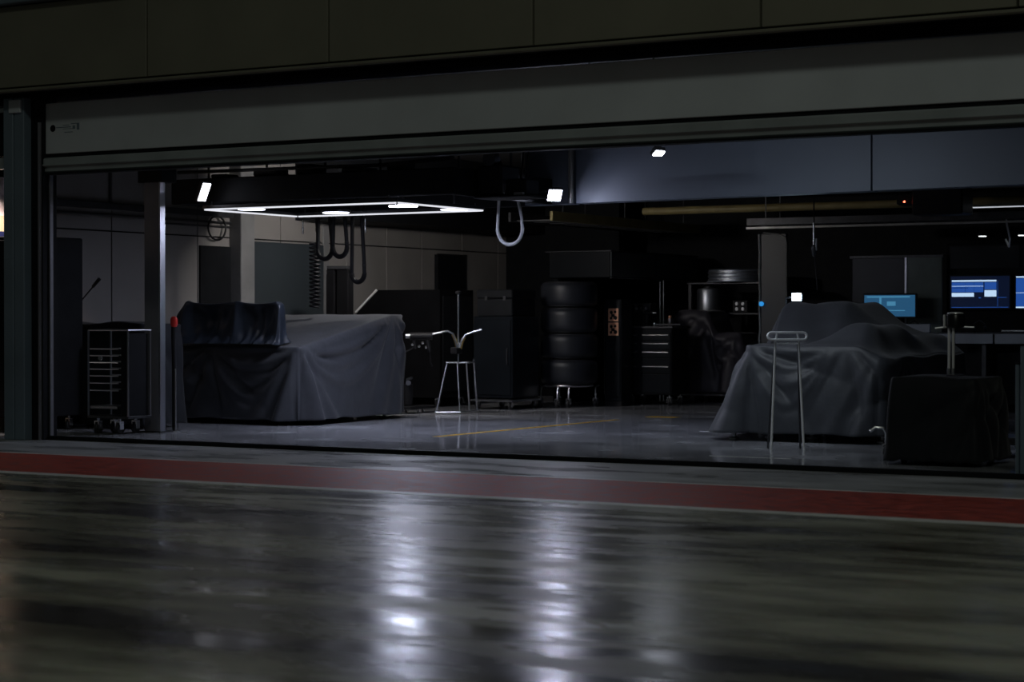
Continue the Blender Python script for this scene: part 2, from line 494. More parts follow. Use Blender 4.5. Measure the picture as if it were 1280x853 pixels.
for k, (y, z, r, mm, lab) in enumerate((
        (9.5, 2.50, 0.05, 'ochre', 'ochre painted pipe under the ceiling, lowest of the pair behind the bulkhead'),
        (10.2, 2.75, 0.06, 'pipe', 'galvanised pipe under the ceiling above the monitor rack'),
        (7.6, 2.62, 0.04, 'pipe', 'thin galvanised pipe crossing close behind the bulkhead'))):
    pipe([(-3.6, y, z), (-0.5, y, z), (5.1, y, z)], r, mm, 'ceiling_pipe', lab)
ct = thing('cable_tray', (0, 9.3, 2.3), 'long dark cable tray with a pale edge above the monitors', 'cable tray')
B((-2.05, 9.25, 2.27), (5.1, 9.29, 2.36), 0.004).build('side_rail', 'dark_metal', ct)
B((-2.05, 9.70, 2.27), (5.1, 9.74, 2.36), 0.004).build('side_rail', 'dark_metal', ct)
for k in range(18):
    x = -1.95 + k * 0.4
    B((x, 9.29, 2.275), (x + .04, 9.70, 2.29)).build('rung', 'dark_metal', ct)
for x in (-1.8, 0.2, 2.4, 4.6):
    T([(x, 9.27, 2.35), (x, 9.27, 3.25)], .008, 6).build('hanger', 'dark_metal', ct)
    T([(x, 9.72, 2.35), (x, 9.72, 3.25)], .008, 6).build('hanger', 'dark_metal', ct)
B((-2.05, 9.235, 2.225), (5.1, 9.25, 2.25)).build('edge_strip', 'pipe', ct)
ct2 = thing('cable_tray', (-4.4, 10, 2.35), 'dark cable tray running back along the top of the wall cabinet', 'cable tray')
B((-4.75, 8.0, 2.33), (-4.71, 12.3, 2.45), 0.004).build('side_rail', 'dark_metal', ct2)
B((-4.15, 8.0, 2.33), (-4.11, 12.3, 2.45), 0.004).build('side_rail', 'ochre', ct2)
for k in range(10):
    B((-4.71, 8.15 + .42 * k, 2.34), (-4.15, 8.19 + .42 * k, 2.355)).build('rung', 'dark_metal', ct2)
for y in (8.3, 10, 11.8):
    T([(-4.73, y, 2.44), (-4.73, y, 3.25)], .008, 6).build('hanger', 'dark_metal', ct2)
    T([(-4.13, y, 2.44), (-4.13, y, 3.25)], .008, 6).build('hanger', 'dark_metal', ct2)
# clutter hung on the ceiling by the tray
cl = thing('ceiling_winch', (1.0, 8.6, 2.55), 'black ceiling winch with a looped hook above the bulkhead edge', 'winch')
B((0.35, 8.45, 2.30), (0.95, 8.85, 2.62), 0.02).build('housing', 'plastic', cl)
B((0.15, 8.5, 2.42), (0.35, 8.8, 2.56), 0.02).build('motor', 'plastic', cl)
hk = [(0.62 + .07 * math.cos(a), 8.6, 2.70 + .10 * math.sin(a)) for a in [PI * k / 10 for k in range(11)]]
T([(.5, 8.65, 2.6), (.5, 8.65, 3.25)], .03, 8).build('hanger', 'dark_metal', cl)
T([(0.69, 8.6, 2.60)] + hk + [(0.55, 8.6, 2.62)], 0.014, 8).build('hook', 'dark_metal', cl, True)
MB().lathe((0.25, 8.50, 2.46), (0, -1, 0), [(0.012, 0), (0.012, 0.006), (0.004, 0.012)], 12).build('indicator_lamp', 'redled', cl, True)
fx = thing('strip_light', (1.2, 9.0, 2.4), 'thin dim strip light under the cable tray above the monitors', 'strip light')
B((0.75, 9.10, 2.395), (2.6, 9.16, 2.42), 0.004).build('housing', 'dark_metal', fx)
B((0.76, 9.085, 2.397), (2.59, 9.10, 2.410)).build('diffuser', 'strip', fx)
for k, x in enumerate((0.86, 1.33)):
    d = thing('downlight', (x, 9.5, 2.12), 'round downlight over the ' + ('dimmer blue telemetry' if x < 1 else 'brightest blue telemetry') + ' monitor', 'downlight', 'downlights over the monitor rack')
    MB().lathe((x, 9.5, 2.09), (0, 0, 1), [(0.05, 0), (0.055, 0.01), (0.045, 0.05), (0.02, 0.06)], 20).build('housing', 'plastic', d, True)
    MB().lathe((x, 9.5, 2.082), (0, 0, 1), [(0.044, 0), (0.044, 0.006)], 20).build('lens', 'down', d, True)
    T([(x, 9.5, 2.14), (x, 9.5, 2.272)], 0.01, 6).build('stem', 'plastic', d)
T([(1.12, 9.55, 2.05), (1.16, 9.55, 1.96), (1.20, 9.45, 2.05), (1.21, 9.30, 2.20), (1.21, 9.27, 2.275)], 0.012, 6).build('bent_cable', 'cable', None, True, label='pale bent cable end hanging between the downlights', category='cable')

# ------------------------------------------------------------------ overhead gantry with the light frame
ga = thing('lighting_gantry', (-3.9, 3.3, 2.3), 'black overhead gantry above the covered car, carrying the light frame', 'gantry')
B((-5.62, 2.55, 2.30), (-2.15, 2.62, 2.56), 0.01).build('fascia_board', 'black', ga)
B((-5.62, 4.70, 2.30), (-2.15, 4.77, 2.50), 0.01).build('fascia_board', 'black', ga)
B((-5.62, 2.62, 2.48), (-2.15, 4.77, 2.56)).build('canopy', 'black', ga)
B((-5.62, 2.62, 2.30), (-5.55, 4.70, 2.48)).build('end_board', 'black', ga)
B((-2.22, 2.62, 2.30), (-2.15, 4.70, 2.48)).build('end_board', 'black', ga)
for x in (-5.4, -3.9, -2.3):
    for y in (2.9, 3.9):
        T([(x, y, 2.56), (x, y, 3.25)], 0.015, 6).build('hanger_rod', 'dark_metal', ga)
for k, x in enumerate([-5.2 + .55 * i for i in range(5)]):
    B((x, 2.68, 2.57), (x + .2 + .1 * (k % 2), 2.9, 2.61 + .03 * (k % 3)), 0.01).build('junction_box', ('plastic', 'dark_metal')[k % 2], ga)
T([(-5.6, 2.64, 2.64), (-3, 2.64, 2.62), (-2.2, 2.64, 2.66)], 0.018, 8).build('cable', 'plastic', ga, True)
# end machinery
ge = thing('gantry_motor', (-2.0, 3.1, 2.4), 'black motor unit with bundled cables at the gantry end', 'motor')
B((-2.13, 2.95, 2.30), (-1.85, 3.30, 2.60), 0.02).build('motor_body', 'plastic', ge)
MB().lathe((-1.98, 2.93, 2.66), (0, 1, 0), [(0.07, 0), (0.075, 0.05), (0.06, 0.12)], 16).build('drum', 'dark_metal', ge, True)
B((-1.83, 2.98, 2.30), (-1.60, 3.25, 2.46), 0.015).build('gearbox', 'plastic', ge)
B((-2.14, 2.9, 2.275), (-1.52, 3.3, 2.298), 0.008).build('arm_plate', 'plastic', ge)
B((-1.70, 2.93, 2.30), (-1.60, 2.96, 2.325)).build('label_plate', 'pipe', ge)
for dx in (0.0, 0.06):
    T([(-1.72 + dx, 3.1, 2.45), (-1.70 + dx, 3.12, 2.75), (-1.65 + dx, 3.15, 3.25)], 0.013, 6).build('cable', 'plastic', ge, True)
T([(-2.0, 3.2, 2.6), (-2.1, 3.2, 2.85), (-2.0, 3.2, 3.25)], 0.02, 6).build('cable', 'plastic', ge, True)

lf = thing('led_light_frame', (-3.9, 3.25, 2.22), 'glowing rectangular white LED frame under the black gantry', 'light')
X0, X1, Y0, Y1, ZL = -5.10, -2.72, 2.45, 4.05, 2.222
for a, b in (((X0, Y0), (X1, Y0)), ((X0, Y1), (X1, Y1)), ((X0, Y0), (X0, Y1)), ((X1, Y0), (X1, Y1))):
    h = 0.011
    pa = (min(a[0], b[0]) - h, min(a[1], b[1]) - h); pb = (max(a[0], b[0]) + h, max(a[1], b[1]) + h)
    if a[1] == b[1]:
        pa = (pa[0], pa[1]); B((pa[0], pa[1], ZL + .016), (pb[0], pb[1], ZL + .05)).build('housing', 'dark_metal', lf)
        B((pa[0] + .03, pa[1], ZL), (pb[0] - .03, pb[1], ZL + .016)).build('led_bar', 'led', lf)
    else:
        B((pa[0], pa[1] + 2 * h, ZL + .016), (pb[0], pb[1] - 2 * h, ZL + .05)).build('housing', 'dark_metal', lf)
        B((pa[0], pa[1] + .03, ZL), (pb[0], pb[1] - .03, ZL + .016)).build('led_bar', 'led', lf)
for x in (X0 + .1, X1 - .1):
    for y in (Y0, Y1):
        T([(x, y, ZL + .05), (x, y, 2.31)], 0.008, 6).build('hanger', 'dark_metal', lf)
for (x, y, lab) in ((-4.72, 2.75, 'round LED spotlight inside the light frame, below the narrow tilted floodlight'),
                    (-3.05, 3.05, 'brightest round LED spotlight inside the light frame'),
                    (-4.35, 3.72, 'round LED spotlight under the gantry above the curled hoses'),
                    (-2.95, 3.85, 'round LED spotlight in the light frame corner beside the pale hose loop')):
    d = thing('led_spotlight', (x, y, 2.25), lab, 'light')
    MB().lathe((x, y, 2.24), (0, 0, 1), [(0.16, 0), (0.16, 0.02), (0.10, 0.05), (0.03, 0.06)], 24).build('housing', 'dark_metal', d, True)
    MB().lathe((x, y, 2.232), (0, 0, 1), [(0.14, 0), (0.14, 0.007)], 24).build('lens', 'led_main' if (x, y) in ((-3.05, 3.05),) else 'led_disc', d, True)
    T([(x, y, 2.30), (x, y, 2.48)], 0.012, 6).build('stem', 'dark_metal', d)


def floodlight(c, aim, w, h, label, arm_to, mt='flood'):
    d = thing('floodlight', c, label, 'floodlight')
    z = Vector(aim).normalized()
    x = z.cross(Vector((0, 0, 1))).normalized()
    y = x.cross(z)
    cv = Vector(c)
    MB().obox(cv - z * .025, x, y, z, (w / 2 + .012, h / 2 + .012, .018)).build('housing', 'plastic', d)
    for i in range(-2, 3):
        MB().obox(cv - z * .055 + x * (i * w * .18), x, y, z, (.004, h * .45, .014)).build('fin', 'plastic', d)
    MB().obox(cv - z * .002, x, y, z, (w / 2, h / 2, .005)).build('led_face', mt, d)
    T([cv - z * .04, cv - z * .09, Vector(arm_to)], 0.010, 6).build('bracket', 'dark_metal', d, True)
    return d


floodlight((-1.93, 4.15, 2.365), (0.60, -0.55, -0.60), 0.13, 0.12, 'small square LED floodlight at the gantry end beside the hose loop', (-2.15, 4.2, 2.42))
floodlight((-4.97, 2.30, 2.395), (0.80, -0.10, -0.38), 0.10, 0.19, 'narrow tilted LED floodlight on the gantry front above the car', (-5.03, 2.56, 2.5), 'flood_dim')
floodlight((0.0, 2.62, 2.60), (0.45, -0.25, -0.80), 0.09, 0.06, 'tiny LED lamp just under the shutter in front of the bulkhead', (0.0, 2.9, 2.72), 'flood_tiny')
floodlight((-4.6, 4.87, 2.42), (-0.45, 0.85, -0.35), 0.30, 0.10, 'added wide fill light on the gantry rear, brightening the panelled wall', (-4.6, 4.77, 2.44), 'wall_fill')  # added fill light, unseen behind the gantry, to brighten the wall
bl_ = thing('added_bay_lamp', (0.4, 1.1, 3.1), 'added fill lamp out of sight up behind the shutter', 'lamp')  # added lamp, no visible fixture here; lifts the covered car and trestle
MB().obox((0.4, 1.1, 3.08), (1, 0, 0), (0, .94, -.34), (0, .34, .94), (.45, .10, .03)).build('housing', 'dark_metal', bl_)
for k_ in (-.3, .3):
    T([(.4 + k_, 1.1, 3.1), (.4 + k_, 1.1, 3.25)], .01, 6).build('hanger', 'dark_metal', bl_)
ba = area('added_bay_lamp_glow', (0, .01, -.06), (.25, .95, -.95), (.8, .15), 15, (.80, .90, 1.0), math.radians(115))
ba.parent = bl_
tb = thing('lamp_track', (-0.2, 2.9, 2.7), 'slim dark lamp track under the ceiling behind the shutter', 'track')
B((-0.75, 2.88, 2.70), (0.25, 2.94, 2.73), 0.004).build('rail', 'dark_metal', tb)
for x in (-0.6, 0.15):
    T([(x, 2.91, 2.73), (x, 2.91, 3.25)], 0.01, 6).build('hanger', 'dark_metal', tb)

# ------------------------------------------------------------------ hoses
def helix(x, y, z0, z1, r, turns, tr_, n=12):
    k = int(turns * n)
    return MB().tube([(x + r * math.cos(2 * PI * i / n), y + r * math.sin(2 * PI * i / n), z1 + (z0 - z1) * i / k) for i in range(k + 1)], tr_, 6)


mh = helix(-5.28, 4.62, 1.24, 1.98, 0.055, 17, 0.012)
mh.tube([(-5.225, 4.62, 1.98), (-5.26, 4.62, 2.1), (-5.26, 4.62, 2.48)], .010, 6)
mh.build('coiled_air_hose', 'plastic', None, True, label='black coiled air hose hanging straight down behind the covered car', category='hose')


def loop_hose(cx, cy, ztop, zbot, w, r, mt, label, top=2.48, ribs=False):
    d = thing('looped_hose', (cx, cy, zbot), label, 'hose')
    pts = []
    for i in range(21):
        a = PI * i / 20
        pts.append((cx - w / 2 * math.cos(a), cy, zbot + w * .55 - w * .55 * math.sin(a)))
    p = [(cx - w * .42, cy, top), (cx - w * .48, cy, zbot + w * .55 + (ztop - zbot) * .4)] + pts + [(cx + w * .46, cy, zbot + w * .55 + (ztop - zbot) * .35), (cx + w * .2, cy, top)]
    T(p, r, 8).build('hose_body', mt, d, True)
    m = MB()
    for i in range(2, len(p) - 2):
        for q in (0, 0.5):
            a = Vector(p[i]).lerp(Vector(p[i + 1]), q)
            t = (Vector(p[i + 1]) - Vector(p[i])).normalized()
            m.lathe(a, t, [(r * 1.02, -.004), (r * 1.28, -.002), (r * 1.28, .002), (r * 1.02, .004)], 8)
    m.build('hose_ribs', mt, d, kind='stuff')
    return d


loop_hose(-2.50, 4.22, 2.20, 1.88, 0.30, 0.016, 'cable', 'pale ribbed hose hanging in a loop below the gantry end')
loop_hose(-5.09, 4.55, 2.1, 1.78, 0.20, 0.022, 'plastic', 'black ribbed hose loop beside the straight coiled hose')
loop_hose(-4.85, 4.50, 2.1, 1.80, 0.19, 0.022, 'plastic', 'black ribbed hose loop above the black hose post')
loop_hose(-4.69, 4.62, 2.05, 1.52, 0.17, 0.022, 'plastic', 'longest black ribbed hose loop, hanging beside the hose post')
for (x, y, lab) in ((-5.36, 4.5, 'bright metal coupling beside the straight coiled hose'), (-4.81, 4.66, 'bright metal coupling between two black hose loops'), (-4.58, 4.6, 'bright metal coupling outside the longest hose loop')):
    c = thing('hose_coupling', (x, y, 2.05), lab, 'coupling', 'couplings above the hoses')
    MB().lathe((x, y, 2.06), (0, 0, 1), [(0.008, 0), (0.012, .02), (0.012, .07), (.008, .09), (.008, .16)], 10).build('coupling_body', 'chrome', c, True)
    T([(x, y, 2.21), (x, y, 2.48)], 0.006, 6).build('feed_line', 'plastic', c)
hp = thing('hose_post', (-5.69, 5.7, 0), 'black twin upright post behind the covered car below the hoses', 'post')
B((-5.85, 5.62, 0.03), (-5.73, 5.74, 1.70), 0.01).build('upright', 'matte', hp)
B((-5.70, 5.62, 0.03), (-5.53, 5.74, 1.70), 0.01).build('upright', 'matte', hp)
B((-5.88, 5.55, 0.0), (-5.50, 5.81, 0.03), 0.01).build('foot_plate', 'plastic', hp)
B((-5.83, 5.61, 1.70), (-5.56, 5.75, 1.735)).build('cap', 'dark_metal', hp)


# ------------------------------------------------------------------ draped covers
def skirt_cover(corners, ztop, hem, name, mt, parent, rad=0.05, step=0.03, rows=26, flare=0.03, sources=(), pleats=(), swags=(), seed=1, thick=0.005, rings=None):
    """fitted cloth: a top over the corner loop (counter clockwise) and a hanging skirt with folds.
    sources: (corner index, shift along the edge, amplitude, ray count, phase); pleats: (corner index, depth); swags: (c0, d0, c1, d1, depth)"""
    rg = np.random.RandomState(seed)
    C = [np.array(c, float) for c in corners]
    n = len(C)
    pts, nor, arc = [], [], []
    cs, L = [], 0.0
    for i in range(n):
        a, b = C[i], C[(i + 1) % n]
        cs.append(L)
        ln = np.linalg.norm(b - a)
        t = (b - a) / ln
        prev = (a - C[i - 1]) / np.linalg.norm(a - C[i - 1])
        na = np.array([prev[1], -prev[0]]); nb = np.array([t[1], -t[0]])
        m = max(2, int(rad * 1.6 / step) + 2)
        ctr = a - prev * rad + (-na) * rad
        ctr = a + t * rad - nb * rad if n == 4 else ctr
        for k in range(m):
            q = na * (1 - k / m) + nb * (k / m); q /= np.linalg.norm(q)
            pts.append(ctr + q * rad); nor.append(q); arc.append(L + (k / m - .5) * rad)
        m = max(2, int((ln - 2 * rad) / step))
        for k in range(m):
            pts.append(a + t * (rad + (ln - 2 * rad) * k / m)); nor.append(nb); arc.append(L + rad + (ln - 2 * rad) * k / m)
        L += ln
    pts, nor, arc = np.array(pts), np.array(nor), np.array(arc)
    N = len(pts)
    zt = np.array([ztop(*p) for p in pts])

    def ds(s0):
        d = (arc - s0 + L / 2) % L - L / 2
        return d
    wob = sum(rg.uniform(.4, 1) * np.sin(2 * PI * arc / L * k + rg.uniform(0, 6)) for k in (5, 9, 13, 21)) / 4
    cen = pts.mean(0)
    verts = []
    tr_ = (0.0, .25, .45, .62, .76, .87, .95) if rings is None else tuple(k / rings for k in range(rings))
    fl4 = flare if isinstance(flare, tuple) else (flare,) * 4
    flv = (np.clip(-nor[:, 0], 0, 1) * fl4[0] + np.clip(nor[:, 0], 0, 1) * fl4[1] + np.clip(-nor[:, 1], 0, 1) * fl4[2] + np.clip(nor[:, 1], 0, 1) * fl4[3])
    for k in tr_:                                   # top, from the middle to the edge
        q = cen + (pts - cen) * max(k, .002)
        verts += [(x, y, ztop(x, y) + .004 * math.sin(9 * x + 5 * y)) for x, y in q]
    ntop = len(tr_)
    for r in range(rows + 1):
        v = r / rows
        if r < 4:                                   # rounded edge
            a = PI / 2 * r / 4
            out = .022 * math.sin(a) - .022; dz = .022 * (1 - math.cos(a))
            h = np.full(N, dz); o = np.full(N, out)
        else:
            vv = (r - 3) / (rows - 3)
            H = zt - (hem + .018 * wob) - .022
            h = .022 + H * vv
            o = flv * vv ** 1.15 + .010 * vv * wob
            for (ci, sh, A, cnt, ph) in sources:
                d = ds(cs[ci] + sh)
                rr = np.hypot(d, h); th = np.arctan2(d, h)
                o = o + A * np.minimum(rr, .45) / .45 * np.exp(-(rr / .75) ** 2) * (np.abs(np.cos(cnt * th + ph)) ** .7 - .5) * 2 * np.clip(rr / .16, 0, 1) ** 1.3
            for (ci, dep) in pleats:
                d = np.abs(ds(cs[ci])); w = .02 + .10 * h
                o = o + dep * (h / .8) ** .8 * (-1.1 * np.exp(-(d / w) ** 2) + .75 * np.exp(-((d - 2.3 * w) / (w * .8)) ** 2) + .35 * np.exp(-((d - 5 * w) / (w * .9)) ** 2))
            for (c0, d0, c1, d1, dep) in swags:
                a0 = cs[c0] + d0; w = (cs[c1] + d1 - a0) % L
                u = ((arc - a0) % L) / w
                ins = (u > 0) & (u < 1)
                sag = 4 * u * (1 - u)
                for q, z_ in ((1, .16), (.8, .32), (.6, .5)):
                    dd = h - sag * z_ - .03
                    o = o + np.where(ins, dep * q * np.exp(-(dd / .035) ** 2) * np.clip(sag * 2.5, 0, 1) - dep * .6 * q * np.exp(-((dd - .06) / .04) ** 2) * np.clip(sag * 2.5, 0, 1), 0)
        xy = pts + nor * o[:, None]
        verts += [(x, y, max(.006, z)) for (x, y), z in zip(xy, zt - h)]
    R = ntop + rows + 1
    f = []
    for r in range(R - 1):
        for k in range(N):
            f.append((r * N + k, (r + 1) * N + k, (r + 1) * N + (k + 1) % N, r * N + (k + 1) % N))
    f.append(tuple(range(N)))
    org = ORG[parent.name]
    me = bpy.data.meshes.new(name)
    me.from_pydata((np.array(verts) - np.array(org)).tolist(), [], f)
    me.materials.append(M[mt])
    me.polygons.foreach_set('use_smooth', [True] * len(me.polygons))
    o_ = bpy.data.objects.new(name, me)
    COL.objects.link(o_); o_.parent = parent
    ORG[o_.name] = org
    so_ = o_.modifiers.new('thickness', 'SOLIDIFY'); so_.thickness = thick; so_.offset = 1
    return o_


# --- left covered car
lc = thing('covered_race_car', (-5.3, 4.2, 0), 'race car hidden under a black cover, wing box upright under dark film', 'covered car')
def top_l(x, y):
    return min(1.155, .815 + max(0, y - 3.10) * .188) - .03 * max(0, -(x + 5.9))


skirt_cover([(-6.30, 3.08), (-4.36, 3.08), (-4.44, 5.16), (-6.30, 5.16)], top_l, 0.055, 'car_cover', 'cover', lc, rad=.05, flare=.06, step=.022, rows=34,
            sources=((1, -1.16, .050, 5, .3), (1, 0, .030, 6, .8), (2, -.25, .045, 5, 1.1), (0, .3, .035, 5, .5), (2, .3, .03, 5, 0)),
            pleats=((1, .11), (0, .06), (2, .05)), swags=((1, -1.14, 1, -.03, .022), (0, .25, 1, -1.18, .018), (1, .05, 2, -.3, .026)), seed=3)


def wing_cover():
    px_ = (-5.90, -5.225, -4.675)
    prof = [(3.00, .845), (3.045, .875), (3.075, .94), (3.09, 1.03), (3.10, 1.12), (3.11, 1.20), (3.117, 1.255), (3.125, 1.285), (3.138, 1.297), (3.155, 1.298), (3.175, 1.297), (3.195, 1.296),
            (3.21, 1.288), (3.22, 1.25), (3.23, 1.15), (3.24, 1.05), (3.25, .95), (3.27, .885)]
    us = []
    for k in range(15): us.append(('l', k / 14))
    for a, b in zip(px_[:-1], px_[1:]):
        for k in range(1, 27): us.append((a, b, k / 27))
        us.append((b, b, 0))
    us = us[:-1]
    for k in range(1, 13): us.append(('r', k / 12))
    V = []
    for u in us:
        for i_, (y, z) in enumerate(prof):
            fr = min(1, max(0, (z - .84) / .45))
            if u[0] == 'l':
                a = 1 - u[1]
                x = px_[0] - .02 - .24 * a ** .8 * (1 - .25 * fr) - .02 * math.sin(9 * a + 4 * fr)
                zz = top_l(x, y) + .022 + (z - .84) * (1 - a ** 1.2)
                yy = 3.18 + (y - 3.18) * (1 - .15 * a) + .02 * math.sin(14 * a + 6 * fr) * a
            elif u[0] == 'r':
                a = u[1]
                x = px_[2] + .022 + .014 * math.sin(a * 5 + y * 30) * a + .05 * a ** 3
                b0 = top_l(x, y) + .02
                zz = b0 + (z - .84) * (1 - a) if z > 1.0 else b0 + (z - .84) * (1 - a)
                yy = y
            else:
                a, b, t = u
                x = a + (b - a) * t
                s_ = math.sin(PI * t) ** .75 if b > a else 0
                sag = .11 * s_ * math.sin(PI * min(1, max(0, (1.30 - z) / .44))) ** .8 if y < 3.13 else 0
                wr = .020 * s_ * math.sin(16 * t + 11 * fr + 3 * math.sin(5 * fr)) * (1 - fr) + .012 * s_ * math.sin(31 * (t - .5) * (1.4 - fr))
                yy = y + sag + (wr if y < 3.13 else 0)
                zz = z - (.030 * s_ if z > 1.2 else 0)
                zz = max(zz, top_l(x, yy) + .02) if z < 1.0 else zz
                if z < .9 and y < 3.1:
                    yy -= .02 * math.sin(23 * t)
            V.append((x, yy, zz))
    n_ = len(prof)
    F = [(i_ * n_ + j_, (i_ + 1) * n_ + j_, (i_ + 1) * n_ + j_ + 1, i_ * n_ + j_ + 1) for i_ in range(len(us) - 1) for j_ in range(n_ - 1)]
    org = ORG[lc.name]
    me = bpy.data.meshes.new('wing_cover')
    me.from_pydata((np.array(V) - np.array(org)).tolist(), [], F)
    me.materials.append(M['cover_sheen'])
    me.polygons.foreach_set('use_smooth', [True] * len(me.polygons))
    o_ = bpy.data.objects.new('wing_cover', me); COL.objects.link(o_); o_.parent = lc
    so_ = o_.modifiers.new('thickness', 'SOLIDIFY'); so_.thickness = .004; so_.offset = 1
    su = o_.modifiers.new('smooth', 'SUBSURF'); su.levels = 1; su.render_levels = 1


wing_cover()
for (x, y) in ((-6.15, 3.3), (-5.6, 3.3), (-4.75, 3.4), (-4.6, 5.0), (-6.1, 5.0)):
    s_ = MB(); s_.tube([(x, y, 0.0), (x, y, 0.25)], 0.02, 8); s_.lathe((x, y, 0), (0, 0, 1), [(0.06, 0), (0.06, .01), (.02, .02)], 12)
    s_.build('stand_foot', 'dark_metal', lc, True)
B((-6.2, 3.25, 0.22), (-4.5, 5.1, 0.42), 0.03).build('underbody', 'plastic', lc)

# --- right covered car
rc = thing('covered_race_car', (1.2, 4.3, 0), 'race car under a black cover between partition and draped cart, work lamp shining on top', 'covered car')
def sst(t):
    t = min(1, max(0, t))
    return t * t * (3 - 2 * t)


def top_r(x, y):
    z = .865 + .40 * sst((y - 4.15) / .75) * sst((x - .02) / .34) * sst((1.50 - x) / .55)
    z += .19 * sst((y - 3.22) / .42) * sst((x - 1.05) / .42) * sst((1.90 - x) / .28) * (1 - .5 * sst((y - 4.2) / .6))
    z -= .045 * sst((y - 3.2) / .25) * sst((x - .72) / .15) * sst((1.15 - x) / .2) * sst((4.3 - y) / .4)
    z += .010 * math.sin(13 * x + 7 * y) * sst((y - 3.25) / .2) - .10 * sst((x - 1.65) / .3)
    return z


skirt_cover([(0.60, 3.16), (1.95, 3.16), (1.90, 5.6), (.12, 5.6)], top_r, 0.075, 'car_cover', 'cover', rc, rad=.07, flare=(.34, .05, .07, .05), step=.024, rows=34, rings=34,
            sources=((0, .02, .045, 6, .3), (0, .98, .030, 4, .4), (0, -.7, .035, 5, .4), (0, -1.6, .03, 5, .1), (1, .5, .04, 5, 0)),
            pleats=((0, .035), (1, .06)), swags=((0, .06, 0, .82, .018),), seed=12)
for (x, y) in ((0.42, 3.35), (0.62, 3.72), (1.02, 3.75), (1.8, 3.5), (0.5, 5.4), (1.8, 5.4)):
    s_ = MB(); s_.tube([(x, y, 0.0), (x, y, 0.25)], 0.018, 8); s_.lathe((x, y, 0), (0, 0, 1), [(0.05, 0), (0.05, .01), (.018, .02)], 12)
    s_.build('stand_foot', 'steel', rc, True)
B((0.4, 3.35, 0.22), (1.95, 5.7, 0.40), 0.03).build('underbody', 'plastic', rc)

# work lamp on a slim mast behind the right car
wk = thing('work_lamp', (-.30, 6.45, 0), 'small bluish-white work lamp on a slim mast behind the covered car', 'lamp')
T([(-.36, 6.45, 0.02), (-.36, 6.45, 1.34)], 0.012, 8).build('mast', 'dark_metal', wk)
MB().lathe((-.36, 6.45, 0), (0, 0, 1), [(0.14, 0), (0.14, 0.015), (0.02, 0.03)], 16).build('base', 'dark_metal', wk, True)
T([(-.36, 6.45, 1.335), (-.28, 6.44, 1.345)], 0.014, 8).build('arm', 'dark_metal', wk)
B((-.28, 6.42, 1.295), (-.16, 6.46, 1.395), 0.008).build('housing', 'plastic', wk)
B((-.27, 6.405, 1.308), (-.17, 6.42, 1.385)).build('led_face', 'lamp_blue', wk)

# hanging air line above the right car
al = thing('hanging_air_line', (0.55, 5.0, 1.9), 'thin chrome-topped air line hanging above the covered car', 'air line')
T([(0.42, 5.3, 3.24), (0.42, 5.3, 2.08)], 0.008, 6).build('hose', 'plastic', al)
T([(0.42, 5.3, 2.08), (0.42, 5.3, 1.86)], 0.011, 10).build('rod', 'chrome', al, True)
MB().lathe((0.42, 5.3, 1.74), (0, 0, 1), [(0.012, 0), (0.02, .02), (0.02, .05), (.028, .07), (.028, .09), (.012, .12)], 12).build('coupling', 'dark_metal', al, True)
B((0.44, 5.29, 1.80), (0.455, 5.31, 1.92), 0.003).build('lever', 'steel', al)
T([(0.43, 5.3, 1.74), (0.45, 5.32, 1.4)], 0.006, 6).build('tail', 'plastic', al)

# ------------------------------------------------------------------ chrome trestle in front of the right car
ts = thing('chrome_trestle', (1.47, 2.1, 0), 'slender chrome trestle with looped top before the covered car', 'trestle')
ux = Vector((0.8625, 0.506, 0)); uy = Vector((-0.506, 0.8625, 0))
o0 = Vector((1.47, 2.08, 0))


def tp(a, b, z):
    return o0 + ux * a + uy * b + Vector((0, 0, z))


lp = []
for cx, a0 in ((0.135, -PI / 2), (-0.135, PI / 2)):
    for i in range(7):
        a = a0 + PI * i / 6
        lp.append(tp(cx + .030 * math.cos(a), .01 * math.sin(a), 0.962 + .030 * math.sin(a)))
MB().tube(lp, 0.011, 8, closed=True).build('top_loop', 'satin', ts, True)
T([tp(-.085, 0, .985), tp(-.10, 0, .925), tp(-.138, -.02, 0.0)], 0.010, 8).build('leg', 'satin', ts, True)
T([tp(.085, 0, .985), tp(.095, 0, .925), tp(.138, -.02, 0.0)], 0.010, 8).build('leg', 'satin', ts, True)
T([tp(-.09, .012, .935), tp(-.10, .06, .85), tp(-.138, .20, 0.0)], 0.009, 8).build('leg', 'dark_metal', ts, True)
T([tp(.09, .012, .935), tp(.10, .06, .85), tp(.138, .20, 0.0)], 0.009, 8).build('leg', 'dark_metal', ts, True)
T([tp(-.095, .012, .90), tp(.095, .012, .90)], 0.007, 8).build('cross_bar', 'satin', ts, True)

# ------------------------------------------------------------------ draped cart at the right with the cylinder device
dc = thing('draped_cart', (3.1, 1.25, 0), 'low cart under a floor-length black cloth, carrying the capped cylinder device', 'cart')
skirt_cover([(2.78, .95), (3.44, .95), (3.44, 1.64), (2.78, 1.64)], lambda x, y: .662 + .006 * math.sin(9 * x), 0.035, 'cloth', 'cover_black', dc, rad=.03, flare=.045, step=.02,
            sources=((1, .1, .03, 5, .2), (2, 0, .03, 5, .7)), pleats=((1, .03),), swags=(), seed=5)
B((2.84, 1.02, 0.60), (3.40, 1.58, 0.645), 0.01).build('cart_top', 'dark_metal', dc)
for x in (2.86, 3.38):
    for y in (1.04, 1.56):
        B((x - .015, y - .015, 0.12), (x + .015, y + .015, 0.60)).build('cart_leg', 'dark_metal', dc)
        caster(dc, x, y, 0.05, 0.13)
bl = thing('chrome_hook_foot', (2.46, 1.75, 0), 'small chrome hooked foot standing beside the draped cart', 'hook')
